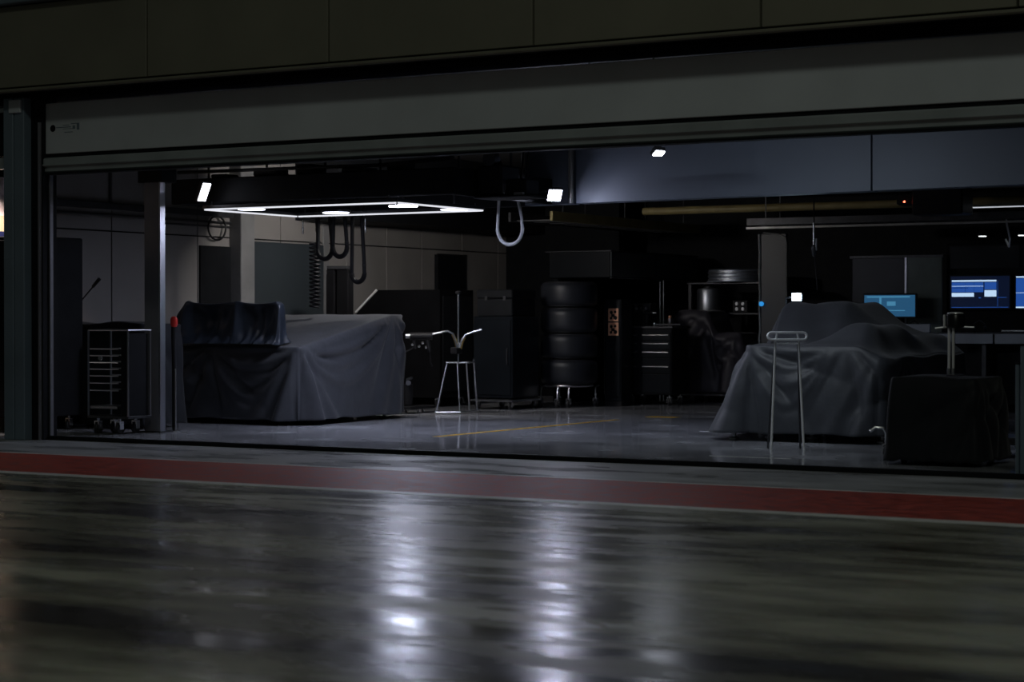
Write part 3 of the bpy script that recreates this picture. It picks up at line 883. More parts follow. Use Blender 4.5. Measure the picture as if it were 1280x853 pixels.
T([(2.34, 1.70, 0.20), (2.38, 1.72, 0.235), (2.44, 1.74, 0.23), (2.46, 1.75, 0.19), (2.46, 1.75, 0.10)], 0.012, 8).build('hook', 'chrome', bl, True)
caster(bl, 2.46, 1.75, 0.045, 0.11)
bs = thing('wheeled_base', (3.35, 2.1, 0), 'low dark wheeled base peeking out behind the draped cart', 'wheeled base')
B((2.9, 1.93, 0.11), (3.65, 2.5, 0.17), 0.01).build('deck', 'dark_metal', bs)
for x, y in ((2.98, 2.0), (3.57, 2.0), (2.98, 2.42), (3.57, 2.42)):
    caster(bs, x, y, 0.045, 0.115)

dv = thing('cylinder_device', (3.18, 1.28, 0.68), 'black capped cylinder on two chrome rods atop the draped cart', 'device')
zb = 0.672
MB().lathe((3.18, 1.28, zb), (0, 0, 1), [(0.075, 0), (0.075, .008), (.05, .014)], 20).build('base_plate', 'dark_metal', dv, True)
for dx in (-.028, .006):
    T([(3.165 + dx, 1.26, zb + .012), (3.165 + dx, 1.26, 1.05)], 0.0105, 10).build('rod', 'satin', dv, True)
    MB().lathe((3.165 + dx, 1.26, zb + .012), (0, 0, 1), [(0.016, 0), (.016, .04), (.011, .045)], 10).build('rod_collar', 'steel', dv, True)
MB().lathe((3.18, 1.28, 1.035), (0, 0, 1), [(0.055, 0), (0.072, .012), (.072, .10), (.062, .113)], 28).build('head', 'black_gloss', dv, True)
MB().lathe((3.18, 1.28, 1.148), (0, 0, 1), [(0.062, 0), (.060, .006), (.03, .012)], 28).build('cap', 'satin', dv, True)
B((3.098, 1.235, 1.04), (3.112, 1.255, 1.14), .003).build('side_strip', 'satin', dv)
T([(3.12, 1.26, 1.045), (3.04, 1.22, 1.035)], 0.007, 8).build('lever', 'satin', dv, True)
T([(3.24, 1.28, 1.045), (3.32, 1.30, 1.042)], 0.007, 8).build('lever', 'steel', dv, True)

# low barrier posts at the right edge of the opening
for (x, y, h, w) in ((4.03, 0.18, 0.92, 0.05), (3.965, 0.24, 0.79, 0.03)):
    b = thing('barrier_post', (x, y, 0), 'square grey-green barrier post, ' + ('taller' if h > .9 else 'shorter') + ' of two by the garage threshold', 'post')
    B((x - w / 2, y - w / 2, 0.012), (x + w / 2, y + w / 2, h), .006).build('post', 'jamb', b)
    B((x - w, y - w / 2 - .01, 0), (x + w, y + w / 2 + .01, 0.012)).build('foot_plate', 'jamb', b)
    B((x - w / 2 - .004, y - w / 2 - .004, h), (x + w / 2 + .004, y + w / 2 + .004, h + .012)).build('cap', 'plastic', b)

# ------------------------------------------------------------------ left side: column, cabinet, rack, pole
co = thing('steel_column', (-4.9, 1.45, 0), 'tall grey steel column with polished edge beside the tray trolley', 'column')
B((-4.99, 1.40, 0.012), (-4.808, 1.47, 2.44), .004).build('shaft', 'column', co)
B((-4.806, 1.395, 0.012), (-4.786, 1.475, 2.44), .003).build('edge_flange', 'steel', co)
B((-5.03, 1.36, 0), (-4.76, 1.62, 0.012)).build('base_plate', 'dark_metal', co)
B((-5.05, 1.38, 2.44), (-4.75, 1.60, 3.25)).build('top_bracket', 'black', co)

kc = thing('tall_cabinet', (-6.3, 1.2, 0), 'tall black cabinet on castors beside the tray trolley', 'cabinet')
B((-6.68, 0.75, 0.14), (-5.92, 1.55, 1.92), .01).build('body', 'black', kc)
for k in range(2):
    B((-6.66 + k * .37, 0.735, 0.20), (-6.31 + k * .37, 0.75, 1.88), .003).build('door', 'black', kc)
    B((-6.34 + k * .05, 0.715, 1.0), (-6.325 + k * .05, 0.735, 1.2)).build('handle', 'dark_metal', kc)
for x in (-6.55, -6.02):
    for y in (.85, 1.45):
        caster(kc, x, y, .05, .14)

tk = thing('tray_trolley', (-5.1, 1.2, 0), 'chrome-framed tray trolley with rungs next to the steel column', 'trolley')
x0, x1, y0, y1 = -5.33, -4.83, 0.98, 1.30
for x in (x0, x1):
    for y in (y0, y1):
        T([(x, y, 0.16), (x, y, 1.0)], .010, 8).build('post', 'steel', tk, True)
T([(x0, y0, 1.0), (x1, y0, 1.0), (x1, y1, 1.0), (x0, y1, 1.0), (x0, y0, 1.0)], .009, 8).build('top_rail', 'steel', tk)
for z in (.82, .755, .69, .625, .56, .49, .42):
    T([(x0 + .02, y0, z), (-4.95, y0, z)], .007 if z != .69 else .009, 8).build('rung', 'chrome' if z == .69 else 'steel', tk)
    T([(x0 + .02, y1, z), (-4.95, y1, z)], .007, 8).build('rung', 'steel', tk)
B((-5.32, .99, .24), (-4.98, 1.29, .27), .004).build('bottom_tray', 'steel', tk)
B((-4.94, 1.0, .16), (-4.85, 1.29, .97), .005).build('side_bin', 'black', tk)
B((-5.34, .97, .15), (-4.82, 1.31, .175), .004).build('base_frame', 'dark_metal', tk)
MB().lathe((-5.18, .97, .73), (0, 1, 0), [(.02, 0), (.025, .01), (.015, .03)], 12).build('latch', 'steel', tk, True)
for x in (-5.25, -4.98):
    for y in (1.03, 1.26):
        caster(tk, x, y, .055, .15)

lb = thing('covered_bench', (-5.9, 2.2, 0), 'low bench under a dark cloth behind the tray trolley', 'bench')
skirt_cover([(-6.66, 1.78), (-5.34, 1.78), (-5.34, 2.40), (-6.66, 2.40)], lambda x, y: 1.065 + .012 * math.sin(7 * x + 2 * y), 0.04, 'cloth', 'cover_black', lb, flare=.03, step=.04,
            sources=((1, -.5, .02, 5, 0), (1, 0, .02, 5, .5)), pleats=((1, .04),), seed=8)
B((-6.58, 1.87, .96), (-5.42, 2.33, 1.05), .01).build('bench_top', 'dark_metal', lb)
for x in (-6.5, -5.5):
    for y in (1.92, 2.28):
        B((x - .025, y - .025, 0), (x + .025, y + .025, .96)).build('bench_leg', 'dark_metal', lb)
mc = thing('boom_microphone', (-6.4, 2.2, 1.07), 'thin angled black boom with a foam tip above the cloth-covered bench', 'microphone')
T([(-6.5, 2.1, 1.082), (-6.5, 2.1, 1.26)], .010, 8).build('stand', 'plastic', mc)
T([(-6.52, 2.1, 1.24), (-6.27, 2.1, 1.46)], .008, 8).build('boom', 'plastic', mc)
T([(-6.29, 2.1, 1.445), (-6.20, 2.1, 1.525)], .017, 8, r2=.02).build('tip', 'plastic', mc, True)

rp = thing('red_topped_pole', (-4.765, 1.62, 0), 'black pole with red grip standing beside the steel column', 'pole')
T([(-4.80, 1.62, .02), (-4.80, 1.62, .55), (-4.81, 1.62, 1.05)], .022, 10).build('tube', 'plastic', rp, True)
MB().lathe((-4.80, 1.62, 1.03), (0, 0, 1), [(.024, 0), (.034, .02), (.036, .07), (.028, .095), (.01, .105)], 16).build('grip', 'redp', rp, True)
T([(-4.765, 1.60, .02), (-4.765, 1.60, .62)], .008, 8).build('rod', 'chrome', rp, True)
MB().lathe((-4.785, 1.61, 0), (0, 0, 1), [(.06, 0), (.06, .012), (.03, .022)], 16).build('base', 'chrome', rp, True)

# printed hoarding beyond the front pillar, brightened by an added lamp
ho = thing('printed_hoarding', (-6.75, .9, 0), 'colourful lit hoarding glimpsed beyond the front pillar', 'hoarding')
for (z0, z1, m_) in ((.0, .10, 'cream'), (.10, .36, 'redprint'), (.36, .62, 'navy'), (.62, 1.93, 'black'), (1.93, 2.0, 'navy'), (2.0, 2.16, 'cream'), (2.16, 2.55, 'pinkp')):
    B((-6.82, .10, z0), (-6.77, 1.405, z1)).build('printed_band', m_, ho)
le = MB()
le.prism([(1.18, .40), (1.215, .40), (1.235, .45), (1.285, .45), (1.305, .40), (1.34, .40), (1.28, .57), (1.24, .57)], -6.77, -6.762)
le.build('letter', 'whitep', ho)
sl = thing('added_hoarding_lamp', (-6.2, .8, 2.9), 'added unseen spotlight above the printed hoarding behind the pillar', 'lamp')  # added lamp, out of view, there only to light the printed bands
MB().lathe((-6.2, .8, 2.86), (-.5, .1, -.9), [(.03, -.08), (.05, -.02), (.05, .04)], 16).build('lamp_body', 'plastic', sl, True)
T([(-6.2, .8, 2.9), (-6.2, .8, 3.25)], .012, 6).build('stem', 'plastic', sl)
sp = bpy.data.lights.new('added_hoarding_spot', 'SPOT'); sp.energy = 150; sp.spot_size = 1.3; sp.spot_blend = .5; sp.color = (1, .85, .75); sp.shadow_soft_size = .04
so = bpy.data.objects.new('added_hoarding_spot', sp); COL.objects.link(so); so.parent = sl; so.location = (-.04, .01, -.09)
so.rotation_euler = (Vector((-6.77, 1.2, .8)) - Vector((-6.24, .81, 2.8))).to_track_quat('-Z', 'Y').to_euler()

# ------------------------------------------------------------------ middle: wheel gun stand, cabinets, tyres, tools
bk = thing('wedge_case', (-6.0, 7.7, 0), 'large black case with a sloping pale-edged end behind the covered car', 'case')
MB().prism([(-6.72, 0.12), (-5.45, .12), (-5.45, 1.48), (-6.40, 1.48), (-6.72, 1.20)], 7.5, 8.3, 'y').build('body', 'matte', bk)
MB().obox((-6.56, 7.49, 1.34), (.753, 0, .658), (0, 1, 0), (-.658, 0, .753), (.215, .010, .013)).build('edge_strip', 'whitep', bk)
B((-5.44, 7.55, .2), (-5.43, 8.25, 1.4)).build('side_panel', 'black', bk)
for x in (-6.6, -5.55):
    for y in (7.6, 8.2):
        caster(bk, x, y, .045, .125)
wb = thing('wall_board', (-6.78, 9.85, 1.3), 'black rectangular board mounted on the panelled wall behind the wedge case', 'board')
B((-6.80, 9.48, .95), (-6.74, 10.2, 2.0), .005).build('panel', 'black', wb)
B((-6.745, 9.46, 1.99), (-6.735, 10.22, 2.01)).build('frame_top', 'plastic', wb)

gs = thing('wheel_gun_stand', (-4.45, 6.1, 0), 'chrome stand with tall rod and curved gold arms among the cabinets', 'stand')
px = Vector((0.8625, 0.506, 0)); py = Vector((-0.506, 0.8625, 0)); g0 = Vector((-4.43, 6.06, 0))


def gp(a, b, z):
    return g0 + px * a + py * b + Vector((0, 0, z))


T([gp(-.005, .1, .60), gp(-.13, 0, .02)], .011, 8).build('leg', 'chrome', gs)
T([gp(.115, .1, .60), gp(.145, 0, .02)], .011, 8).build('leg', 'chrome', gs)
T([gp(.22, .1, .60), gp(.25, .42, .02)], .010, 8).build('leg', 'steel', gs)
T([gp(.30, .3, .64), gp(.34, .5, .02)], .010, 8).build('leg', 'steel', gs)
T([gp(-.02, .1, .60), gp(.24, .1, .60), gp(.31, .3, .60)], .010, 8).build('top_bar', 'chrome', gs)
T([gp(-.14, 0, .022), gp(.155, 0, .022)], .011, 8).build('base_bar', 'chrome', gs)
T([gp(.155, 0, .022), gp(.34, .5, .022)], .010, 8).build('base_bar', 'steel', gs)
T([gp(.125, .1, .58), gp(.125, .1, 1.40)], .012, 10).build('rod', 'chrome', gs, True)
MB().lathe(gp(.125, .1, 1.40), (0, 0, 1), [(.016, 0), (.035, .01), (.035, .03), (.012, .04)], 14).build('knob', 'plastic', gs, True)
T([gp(.145, .1, .78), gp(.165, .1, .86), gp(.21, .1, .925), gp(.28, .1, .955), gp(.40, .1, .985)], .014, 8).build('arm', 'chrome', gs, True)
T([gp(.15, .11, .76), gp(.17, .11, .84), gp(.20, .11, .90)], .019, 8).build('arm_sleeve', 'gold', gs, True)
T([gp(.115, .1, .74), gp(.09, .1, .86), gp(.06, .1, .94), gp(0.0, .1, .97), gp(-.10, .1, .95), gp(-.2, .1, .93)], .012, 8).build('arm', 'steel', gs, True)
T([gp(.115, .11, .74), gp(.09, .11, .86), gp(.06, .11, .93)], .019, 8).build('arm_sleeve', 'gold', gs, True)
B(gp(.08, .06, .70) - Vector((.04, .03, 0)), gp(.16, .14, .78) + Vector((.02, .0, 0)), .01).build('hub', 'plastic', gs)
wg = thing('wheel_gun', gp(-.28, .1, .72), 'black wheel gun with chrome fittings hooked on the chrome stand', 'wheel gun')
T([gp(-.44, .1, .91), gp(-.18, .1, .91)], .045, 14).build('barrel', 'plastic', wg, True)
T([gp(-.49, .1, .91), gp(-.44, .1, .91)], .028, 12).build('socket', 'steel', wg, True)
T([gp(-.24, .1, .90), gp(-.21, .1, .72)], .024, 10).build('grip', 'plastic', wg, True)
T([gp(-.40, .1, .90), gp(-.38, .1, .76)], .02, 10).build('side_grip', 'plastic', wg, True)
for a, z in ((-.33, .79), (-.29, .83), (-.25, .78), (-.41, .81)):
    MB().lathe(gp(a, .06, z), (-py), [(.016, 0), (.016, .01), (.008, .018)], 10).build('fitting', 'chrome', wg, True)
T([gp(-.40, .1, .77), gp(-.5, .1, .72), gp(-.52, .1, .68)], .010, 6).build('air_hose', 'plastic', wg, True)
T([gp(-.21, .1, .73), gp(-.20, .1, .6), gp(-.18, .12, .55)], .010, 6).build('air_hose', 'plastic', wg, True)
ar = thing('air_bottle_trolley', gp(-.5, .2, 0), 'low black trolley with metal fittings beside the stand foot', 'trolley')
B(gp(-.62, .05, .05) , gp(-.20, .35, .09) + Vector((0, .1, 0)), .01).build('deck', 'plastic', ar)
T([gp(-.48, .2, .10), gp(-.48, .2, .34)], .07, 14).build('bottle', 'plastic', ar, True)
T([gp(-.48, .2, .34), gp(-.48, .2, .40), gp(-.42, .16, .42)], .014, 8).build('valve', 'steel', ar, True)
MB().lathe(gp(-.46, .12, .36), (-py), [(.03, 0), (.03, .015)], 14).build('gauge', 'steel', ar, True)
for a, b in ((-.55, .12), (-.34, .12), (-.5, .36), (-.3, .36)):
    q = gp(a, b, 0)
    caster(ar, q.x, q.y, .022, .055)

mcab = thing('equipment_cabinet', (-4.55, 7.65, 0), 'black cabinet on a chrome castor frame beside the wheel gun stand', 'cabinet')
B((-4.85, 7.32, .14), (-4.29, 7.98, 1.14), .012).build('body', 'black_gloss', mcab)
B((-4.83, 7.305, .18), (-4.31, 7.32, 1.10), .004).build('door', 'black_gloss', mcab)
B((-4.36, 7.29, .55), (-4.345, 7.305, .75)).build('handle', 'dark_metal', mcab)
B((-4.87, 7.28, .10), (-4.27, 8.0, .125), .004).build('base_frame', 'steel', mcab)
for x in (-4.8, -4.34):
    for y in (7.36, 7.93):
        caster(mcab, x, y, .045, .10)
ub = thing('flight_case', (-4.55, 7.65, 1.14), 'black lidded flight case on top of the equipment cabinet', 'case')
B((-4.82, 7.36, 1.142), (-4.32, 7.94, 1.36), .012).build('body', 'black', ub)
B((-4.825, 7.355, 1.365), (-4.315, 7.945, 1.47), .012).build('lid', 'black', ub)
for x in (-4.7, -4.44):
    B((x, 7.345, 1.34), (x + .04, 7.356, 1.39)).build('latch', 'dark_metal', ub)

# tyres
ty = thing('tyre_trolley', (-4.14, 8.48, 0), 'chrome wheeled trolley carrying the stack of four tyres', 'trolley')
cx, cy = -4.14, 8.48
for (dx, dy) in ((-.24, -.30), (.02, -.34), (.13, -.25), (.26, .22), (-.26, .22)):
    x, y = cx + dx, cy + dy
    T([(x + (-.0), y + .10, .27), (x, y + .02, .26), (x, y, .22), (x, y, .10)], .012, 8).build('hook_leg', 'chrome', ty, True)
    caster(ty, x, y, .05, .11)
MB().tube([(cx + .30 * math.cos(2 * PI * k / 24), cy + .30 * math.sin(2 * PI * k / 24), .27) for k in range(24)], .014, 8, closed=True).build('ring', 'steel', ty, True)
for a in (0, PI / 2):
    T([(cx - .3 * math.cos(a), cy - .3 * math.sin(a), .27), (cx + .3 * math.cos(a), cy + .3 * math.sin(a), .27)], .012, 8).build('spoke', 'steel', ty)
tyre = None
places = ('on the chrome trolley, lowest of its stack', 'second from the bottom of the tyre stack', 'third from the bottom of the tyre stack', 'topmost of the tyre stack on the chrome trolley')
for k in range(4):
    z = .286 + k * .325
    if tyre is None:
        tyre = thing('racing_tyre', (cx, cy, z), 'black racing tyre ' + places[0], 'tyre', 'stacked racing tyres')
        h = .318
        prof = [(.235, 0), (.29, .0), (.335, .02), (.357, .055), (.36, .10), (.36, h - .10), (.357, h - .055), (.335, h - .02), (.29, h), (.235, h), (.22, h - .04), (.22, .04), (.235, 0)]
        MB().lathe((cx, cy, z), (0, 0, 1), prof, 40).build('tread', 'blanket', tyre, True)
        MB().lathe((cx, cy, z), (0, 0, 1), [(.20, .05), (.218, .06), (.218, h - .06), (.20, h - .05), (.10, h - .09), (.04, h - .07)], 32).build('rim', 'dark_metal', tyre, True)
        for s_ in (0, 1):
            zz = z + (h - .012 if s_ else .012)
            MB().tube([(cx + .318 * math.cos(2 * PI * j / 40), cy + .318 * math.sin(2 * PI * j / 40), zz) for j in range(40)], .006, 6, closed=True).build('sidewall_ring', 'rubber', tyre, True)
    else:
        copy_thing(tyre, (cx, cy, z), 'black racing tyre ' + places[k])

# tall cabinet with orange stickers
tc = thing('tall_locker', (-3.750, 9.2, 0), 'narrow tall black locker with two orange warning stickers', 'locker')
B((-3.855, 8.9, .06), (-3.615, 9.20, 1.36), .008).build('body', 'black_gloss', tc)
B((-3.840, 8.888, .12), (-3.630, 8.90, 1.33), .003).build('door', 'black_gloss', tc)
B((-3.855, 8.9, 0), (-3.615, 9.20, .06)).build('plinth', 'plastic', tc)
T([(-3.850, 8.884, .15), (-3.850, 8.884, 1.30)], .004, 6).build('edge_strip', 'steel', tc)
for k, z in enumerate((1.08, .90)):
    sk = B((-3.795, 8.884, z), (-3.650, 8.888, z + .165)).build('sticker', 'sticker', tc, label='orange warning sticker with black pictograms')
    pm = MB()
    for (a, b, r_) in ((.045, .115, .022), (.10, .12, .018), (.075, .075, .02), (.04, .04, .018), (.105, .045, .026)):
        pm.lathe((-3.795 + a, 8.884, z + b), (0, -1, 0), [(r_, 0), (r_, .0015)], 10)
    pm.box((-3.750, 8.8825, z + .05), (-3.735, 8.884, z + .11))
    pm.build('pictogram', 'black', sk)

# tool chest
tl = thing('tool_chest', (-3.46, 9.6, 0), 'black tool chest with chrome drawer handles and castors', 'tool chest')
B((-3.80, 9.32, .14), (-3.11, 9.80, .99), .01).build('body', 'black', tl)
for (z0, z1) in ((.84, .93), (.73, .82), (.62, .71), (.42, .60), (.17, .40)):
    d1 = B((-3.785, 9.305, z0), (-3.575, 9.32, z1), .003).build('drawer', 'black_gloss', tl)
    d2 = B((-3.56, 9.305, z0), (-3.125, 9.32, z1), .003).build('drawer', 'black_gloss', tl)
    if z0 > .2:
        zh = z1 - .035 if z0 > .5 else z1 - .11
        T([(-3.515, 9.29, zh + .01), (-3.145, 9.29, zh + .01)], .012, 10).build('handle', 'chrome', d2, True)
        T([(-3.655, 9.29, zh + .01), (-3.595, 9.29, zh + .01)], .012, 10).build('handle', 'chrome', d1, True)
        B((-3.765, 9.288, zh + .004), (-3.745, 9.305, zh + .014), .002).build('lock', 'steel', d1)
B((-3.82, 9.30, .99), (-3.09, 9.82, 1.02), .006).build('worktop', 'dark_metal', tl)
for x in (-3.72, -3.18):
    for y in (9.4, 9.72):
        caster(tl, x, y, .05, .14)
ta = thing('torque_wrench', (-3.2, 9.5, 1.02), 'steel torque wrench lying on the tool chest', 'wrench')
T([(-3.38, 9.42, 1.04), (-3.08, 9.50, 1.04)], .010, 8).build('shaft', 'steel', ta)
MB().lathe((-3.40, 9.415, 1.022), (0, 0, 1), [(.022, 0), (.026, .01), (.022, .04)], 12).build('head', 'chrome', ta, True)
tb2 = thing('power_drill', (-3.5, 9.5, 1.02), 'small cordless drill with chrome chuck standing on the tool chest', 'drill')
B((-3.60, 9.47, 1.022), (-3.52, 9.55, 1.07), .008).build('battery', 'plastic', tb2)
T([(-3.56, 9.51, 1.07), (-3.555, 9.51, 1.17)], .02, 8).build('grip', 'plastic', tb2, True)
T([(-3.60, 9.51, 1.19), (-3.47, 9.51, 1.19)], .03, 10).build('motor', 'plastic', tb2, True)
T([(-3.47, 9.51, 1.19), (-3.42, 9.51, 1.19)], .016, 10, r2=.01).build('chuck', 'chrome', tb2, True)
tb3 = thing('spray_can', (-3.27, 9.6, 1.02), 'small can with an orange cap on the tool chest', 'can')
MB().lathe((-3.27, 9.6, 1.021), (0, 0, 1), [(.028, 0), (.03, .005), (.03, .09), (.02, .10)], 14).build('can_body', 'steel', tb3, True)
MB().lathe((-3.27, 9.6, 1.121), (0, 0, 1), [(.022, 0), (.022, .03), (.012, .035)], 14).build('cap', 'sticker', tb3, True)
tb4 = thing('charger_box', (-3.72, 9.65, 1.02), 'grey-faced charger box on the back of the tool chest', 'charger')
B((-3.80, 9.62, 1.021), (-3.55, 9.78, 1.32), .01).build('body', 'plastic', tb4)
B((-3.79, 9.61, 1.20), (-3.57, 9.62, 1.30), .003).build('face', 'dark_metal', tb4)
for k in range(3):
    MB().lathe((-3.76 + .07 * k, 9.61, 1.25), (0, -1, 0), [(.02, 0), (.016, .012)], 12).build('dial', 'steel', tb4, True)
# overhead wall cabinet
oc = thing('overhead_cabinet', (-4.4, 10.6, 1.64), 'long dark overhead cabinet above the tool chest', 'cabinet')
B((-4.9, 9.33, 1.65), (-4.0, 11.95, 1.99), .008).build('body', 'black_gloss', oc)
B((-4.0, 9.34, 1.66), (-3.985, 10.63, 1.98), .003).build('door', 'wall_cool', oc)
B((-4.0, 10.65, 1.66), (-3.985, 11.94, 1.98), .003).build('door', 'wall_cool', oc)
B((-4.0, 9.33, 1.635), (-3.97, 11.95, 1.648)).build('bottom_rail', 'dark_metal', oc)
B((-4.95, 9.30, 1.99), (-3.97, 11.97, 2.0)).build('top_rail', 'dark_metal', oc)
B((-4.9, 9.42, 0), (-4.82, 11.9, 1.65)).build('support_panel', 'black', oc)

# draped cart in the back and metal vessels
cc = thing('draped_tool_cart', (-3.1, 10.5, 0), 'cart under a dark cloth beside the tool chest', 'cart')
skirt_cover([(-3.50, 10.28), (-2.58, 10.28), (-2.58, 10.86), (-3.50, 10.86)], lambda x, y: .92 + .30 * sst((-2.90 - x) / .17) + .01 * math.sin(11 * x), 0.14, 'cloth', 'cover_cart', cc, rad=.04, flare=.04, step=.024, rows=30, rings=26,
            sources=((0, .45, .05, 5, .3), (1, -.06, .04, 5, .6), (0, .05, .03, 5, 0)), pleats=((1, .04),), swags=((0, .5, 1, -.05, .02),), seed=9)
B((-3.45, 10.33, .10), (-2.62, 10.83, .125), .004).build('base_frame', 'steel', cc)
for x in (-3.30, -2.70):
    for y in (10.36, 10.78):
        caster(cc, x, y, .045, .10)
ms = thing('shelf_rack', (-3.05, 11.15, 0), 'dark tall shelf rack behind the draped cart', 'rack')
for x in (-3.62, -2.48):
    for y in (10.95, 11.45):
        B((x - .02, y - .02, 0), (x + .02, y + .02, 1.58)).build('upright', 'dark_metal', ms)
for z in (.3, .8, 1.17, 1.58):
    B((-3.66, 10.92, z), (-2.44, 11.48, z + .025), .004).build('shelf', 'dark_metal', ms)
dr = thing('ribbed_drum', (-3.05, 11.2, 1.606), 'wide ribbed aluminium drum lying on top of the shelf rack', 'drum')
prof = [(.40, 0), (.41, .008)]
for k in range(3):
    zz = .012 + k * .05
    prof += [(.385, zz + .004), (.39, zz + .018), (.385, zz + .034), (.372, zz + .040), (.372, zz + .044)]
prof += [(.385, .165), (.375, .172)]
MB().lathe((-3.05, 11.2, 1.606), (0, 0, 1), prof, 48).build('drum_body', 'alu', dr, True)
MB().lathe((-3.05, 11.2, 1.778), (0, 0, 1), [(.36, 0), (.34, .006), (.05, .006)], 48).build('lid', 'alu', dr, True)
cn = thing('metal_canister', (-3.48, 11.15, 1.2), 'polished metal canister on the rack beside the chrome rods', 'canister')
MB().lathe((-3.42, 11.1, 1.197), (0, 0, 1), [(.15, 0), (.155, .01), (.155, .30), (.14, .325), (.06, .335)], 32).build('canister_body', 'alu', cn, True)
MB().lathe((-3.42, 11.1, 1.532), (0, 0, 1), [(.055, 0), (.055, .02), (.02, .026)], 20).build('cap', 'dark_metal', cn, True)
bx = thing('gauge_box', (-2.9, 11.1, 1.2), 'small box with pale gauges on the rack shelf', 'box')
B((-3.02, 11.0, 1.197), (-2.80, 11.2, 1.36), .01).build('body', 'plastic', bx)
for k in range(2):
    for j in range(2):
        MB().lathe((-2.96 + .09 * k, 11.0, 1.245 + .07 * j), (0, -1, 0), [(.024, 0), (.020, .008)], 12).build('gauge', 'steel', bx, True)
cr = thing('chrome_rods', (-3.62, 10.1, 0), 'pair of upright chrome rods on a foot behind the tool chest', 'rods')
for dx in (0, .05):
    T([(-3.66 + dx, 10.1, .02), (-3.66 + dx, 10.1, 1.60 + dx * .4)], .010, 8).build('rod', 'chrome', cr, True)
B((-3.74, 10.02, 0), (-3.53, 10.18, .02), .004).build('foot', 'dark_metal', cr)

# partition door with wrapped bright edge
pd = thing('partition_panel', (-1.8, 9.6, 0), 'dark upright partition panel with a bright wrapped edge', 'panel')
B((-1.99, 9.55, .03), (-1.64, 9.60, 2.18), .01).build('leaf', 'leaf', pd)
ed = [(-2.0 + .006 * math.sin(k * 1.7), 9.545 + .004 * math.cos(k * 2.3), .05 + k * .118) for k in range(19)]
T(ed, .016, 8).build('wrapped_edge', 'chrome', pd, True)
T([(-1.95, 9.54, 2.19), (-1.75, 9.54, 2.17), (-1.65, 9.54, 2.13), (-1.635, 9.54, 2.05), (-1.635, 9.54, .05)], .008, 8).build('frame_edge', 'pipe', pd, True)
B((-2.05, 9.45, 0), (-1.6, 9.70, .03), .006).build('foot', 'dark_metal', pd)
MB().lathe((-1.965, 9.53, 1.30), (0, -1, 0), [(.03, 0), (.03, .02), (.02, .03)], 14).build('status_light', 'blueled', pd, True)

# ------------------------------------------------------------------ monitors, desk, glass
rk = thing('monitor_rack', (1.4, 10.2, 0), 'black monitor wall rack at the back behind the desk', 'rack')
B((0.26, 10.0, 0), (3.2, 10.35, 2.02), .01).build('body', 'black', rk)
for x in (.30, 1.2, 2.1):
    B((x, 9.992, 1.72), (x + .86, 10.0, 1.99), .003).build('upper_panel', 'black_gloss', rk)


def monitor(x0, x1, z0, z1, y, label, items, base='scr_dark'):
    d = thing('monitor', ((x0 + x1) / 2, y, z0), label, 'monitor')
    B((x0 - .02, y, z0 - .02), (x1 + .02, y + .035, z1 + .02), .006).build('casing', 'plastic', d)
    scn = B((x0, y - .004, z0), (x1, y, z1)).build('screen', base, d)
    w, h = x1 - x0, z1 - z0
    by = {}
    for (a, b, c_, e, mm) in items:
        by.setdefault(mm, MB()).box((x0 + a * w, y - .006, z1 - e * h), (x0 + b * w, y - .004, z1 - c_ * h))
    for mm, mb in by.items():
        mb.build('screen_graphics', mm, scn)
    B(((x0 + x1) / 2 - .05, y + .035, (z0 + z1) / 2 - .05), ((x0 + x1) / 2 + .05, 9.99 if y > 9.7 else y + .07, (z0 + z1) / 2 + .05)).build('bracket', 'plastic', d)
    if y < 9.7:
        B(((x0 + x1) / 2 - .03, y + .07, .96), ((x0 + x1) / 2 + .03, y + .09, (z0 + z1) / 2 + .05)).build('stand', 'plastic', d)
        B(((x0 + x1) / 2 - .12, y + .0, .95), ((x0 + x1) / 2 + .12, y + .16, .962)).build('stand_foot', 'plastic', d)
    return d


it = [(.02, .78, .12, .17, 'scr_white'), (.02, .56, .19, .50, 'scr_blue'), (.58, .78, .19, .42, 'scr_blue'), (.02, .40, .52, .64, 'scr_white'), (.58, .78, .44, .64, 'scr_white'),
      (.02, .56, .30, .32, 'scr_white'), (.03, .30, .355, .375, 'scr_dark'), (.25, .255, .19, .5, 'scr_dark'), (.40, .405, .19, .5, 'scr_dark'), (.80, .95, .66, .675, 'scr_blue'), (.80, .805, .15, .95, 'scr_blue'), (.48, .52, .66, .69, 'scr_blue'), (.02, .98, .965, .98, 'scr_blue')]
monitor(.34, 1.06, 1.24, 1.625, 9.92, 'dimmer blue telemetry monitor on the black rack beside the glass partition', it)
it2 = [(.0, 1., .02, .06, 'scr_white'), (.0, .18, .08, .95, 'scr_blue'), (.2, .6, .08, .28, 'scr_blue'), (.2, .75, .10, .22, 'scr_white'), (.2, .9, .34, .9, 'scr_blue'),
       (.0, .9, .52, .54, 'scr_white'), (.3, .34, .6, .85, 'scr_white'), (.45, .48, .5, .85, 'scr_white'), (.0, 1., .955, 1., 'scr_white'), (.22, .5, .42, .45, 'scr_white')]
monitor(1.14, 1.86, 1.24, 1.625, 9.92, 'brightest blue telemetry monitor, with white header bars, on the black rack', it2)
it3 = [(.05, .9, .05, .12, 'scr_teal2'), (.30, .34, .1, .6, 'scr_teal2'), (.12, .22, .35, .42, 'scr_teal2'), (.1, .8, .7, .74, 'scr_teal2'), (.45, .62, .3, .5, 'scr_teal2')]
monitor(-.62, .02, 1.14, 1.40, 9.55, 'dim teal screen standing on the desk behind the covered car', it3, 'scr_teal')

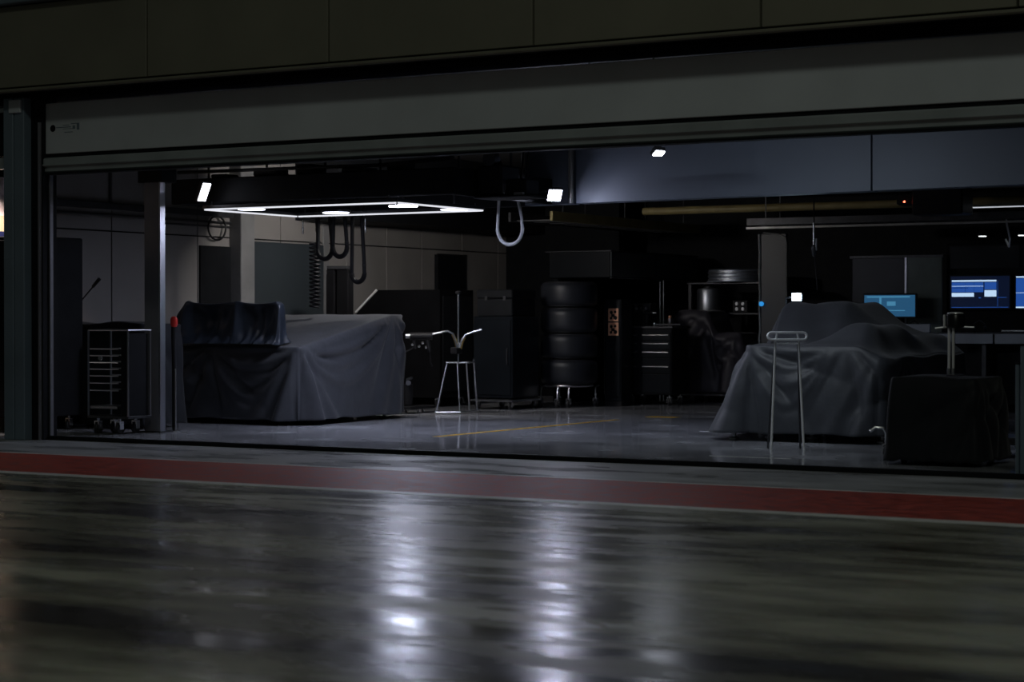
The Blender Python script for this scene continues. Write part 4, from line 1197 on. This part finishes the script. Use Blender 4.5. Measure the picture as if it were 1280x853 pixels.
gp_ = thing('glass_partition', (-.2, 9.85, .86), 'grey-green glass partition behind the teal screen', 'partition')
B((-.20, 9.86, .86), (.25, 9.88, 1.86), .003).build('glass_pane', 'glass', gp_)
B((-.90, 9.88, .86), (-.21, 9.90, 1.86), .003).build('glass_pane', 'black_gloss', gp_)
B((-.215, 9.845, .86), (-.19, 9.86, 1.86)).build('mullion', 'steel', gp_)
B((-.92, 9.84, 1.86), (.27, 9.90, 1.89)).build('top_rail', 'dark_metal', gp_)
B((-.92, 9.84, .0), (-.88, 9.90, .86)).build('support', 'dark_metal', gp_)
B((.21, 9.84, .0), (.25, 9.90, .86)).build('support', 'dark_metal', gp_)

dk = thing('desk', (1.0, 9.6, 0), 'long desk with pale front edge panels under the monitors', 'desk')
B((-.95, 9.30, .92), (3.1, 9.80, .95), .004).build('desk_top', 'dark_metal', dk)
for (a, b) in ((-.28, .28), (.40, .56), (.60, 1.05), (1.07, 1.60), (1.62, 2.2), (2.22, 3.0)):
    B((a, 9.285, .82), (b, 9.30, .935), .003).build('front_panel', 'white', dk)
B((-.30, 9.32, .95), (.28, 9.36, 1.05), .004).build('upstand', 'white', dk)
B((1.15, 9.29, .965), (2.4, 9.31, .98)).build('chrome_trim', 'chrome', dk)
for x in (-.9, .9, 3.0):
    B((x, 9.35, 0), (x + .05, 9.75, .92)).build('desk_leg', 'dark_metal', dk)
B((-.85, 9.70, .1), (3.0, 9.72, .9)).build('modesty_panel', 'black', dk)
for k, (x, lab) in enumerate(((.05, 'small dark headset bundle on the desk by the glass partition'), (.85, 'small dark headset bundle on the desk below the telemetry monitor'))):
    hd = thing('headset', (x, 9.4, .95), lab, 'headset')
    T([(x - .07, 9.42, .98), (x - .06, 9.42, 1.05), (x, 9.42, 1.09), (x + .06, 9.42, 1.05), (x + .07, 9.42, .98)], .010, 8).build('headband', 'plastic', hd, True)
    for s_ in (-1, 1):
        MB().lathe((x + s_ * .055, 9.42, .99), (s_, 0, 0), [(.035, 0), (.037, .015), (.025, .03)], 16).build('ear_cup', 'plastic', hd, True)
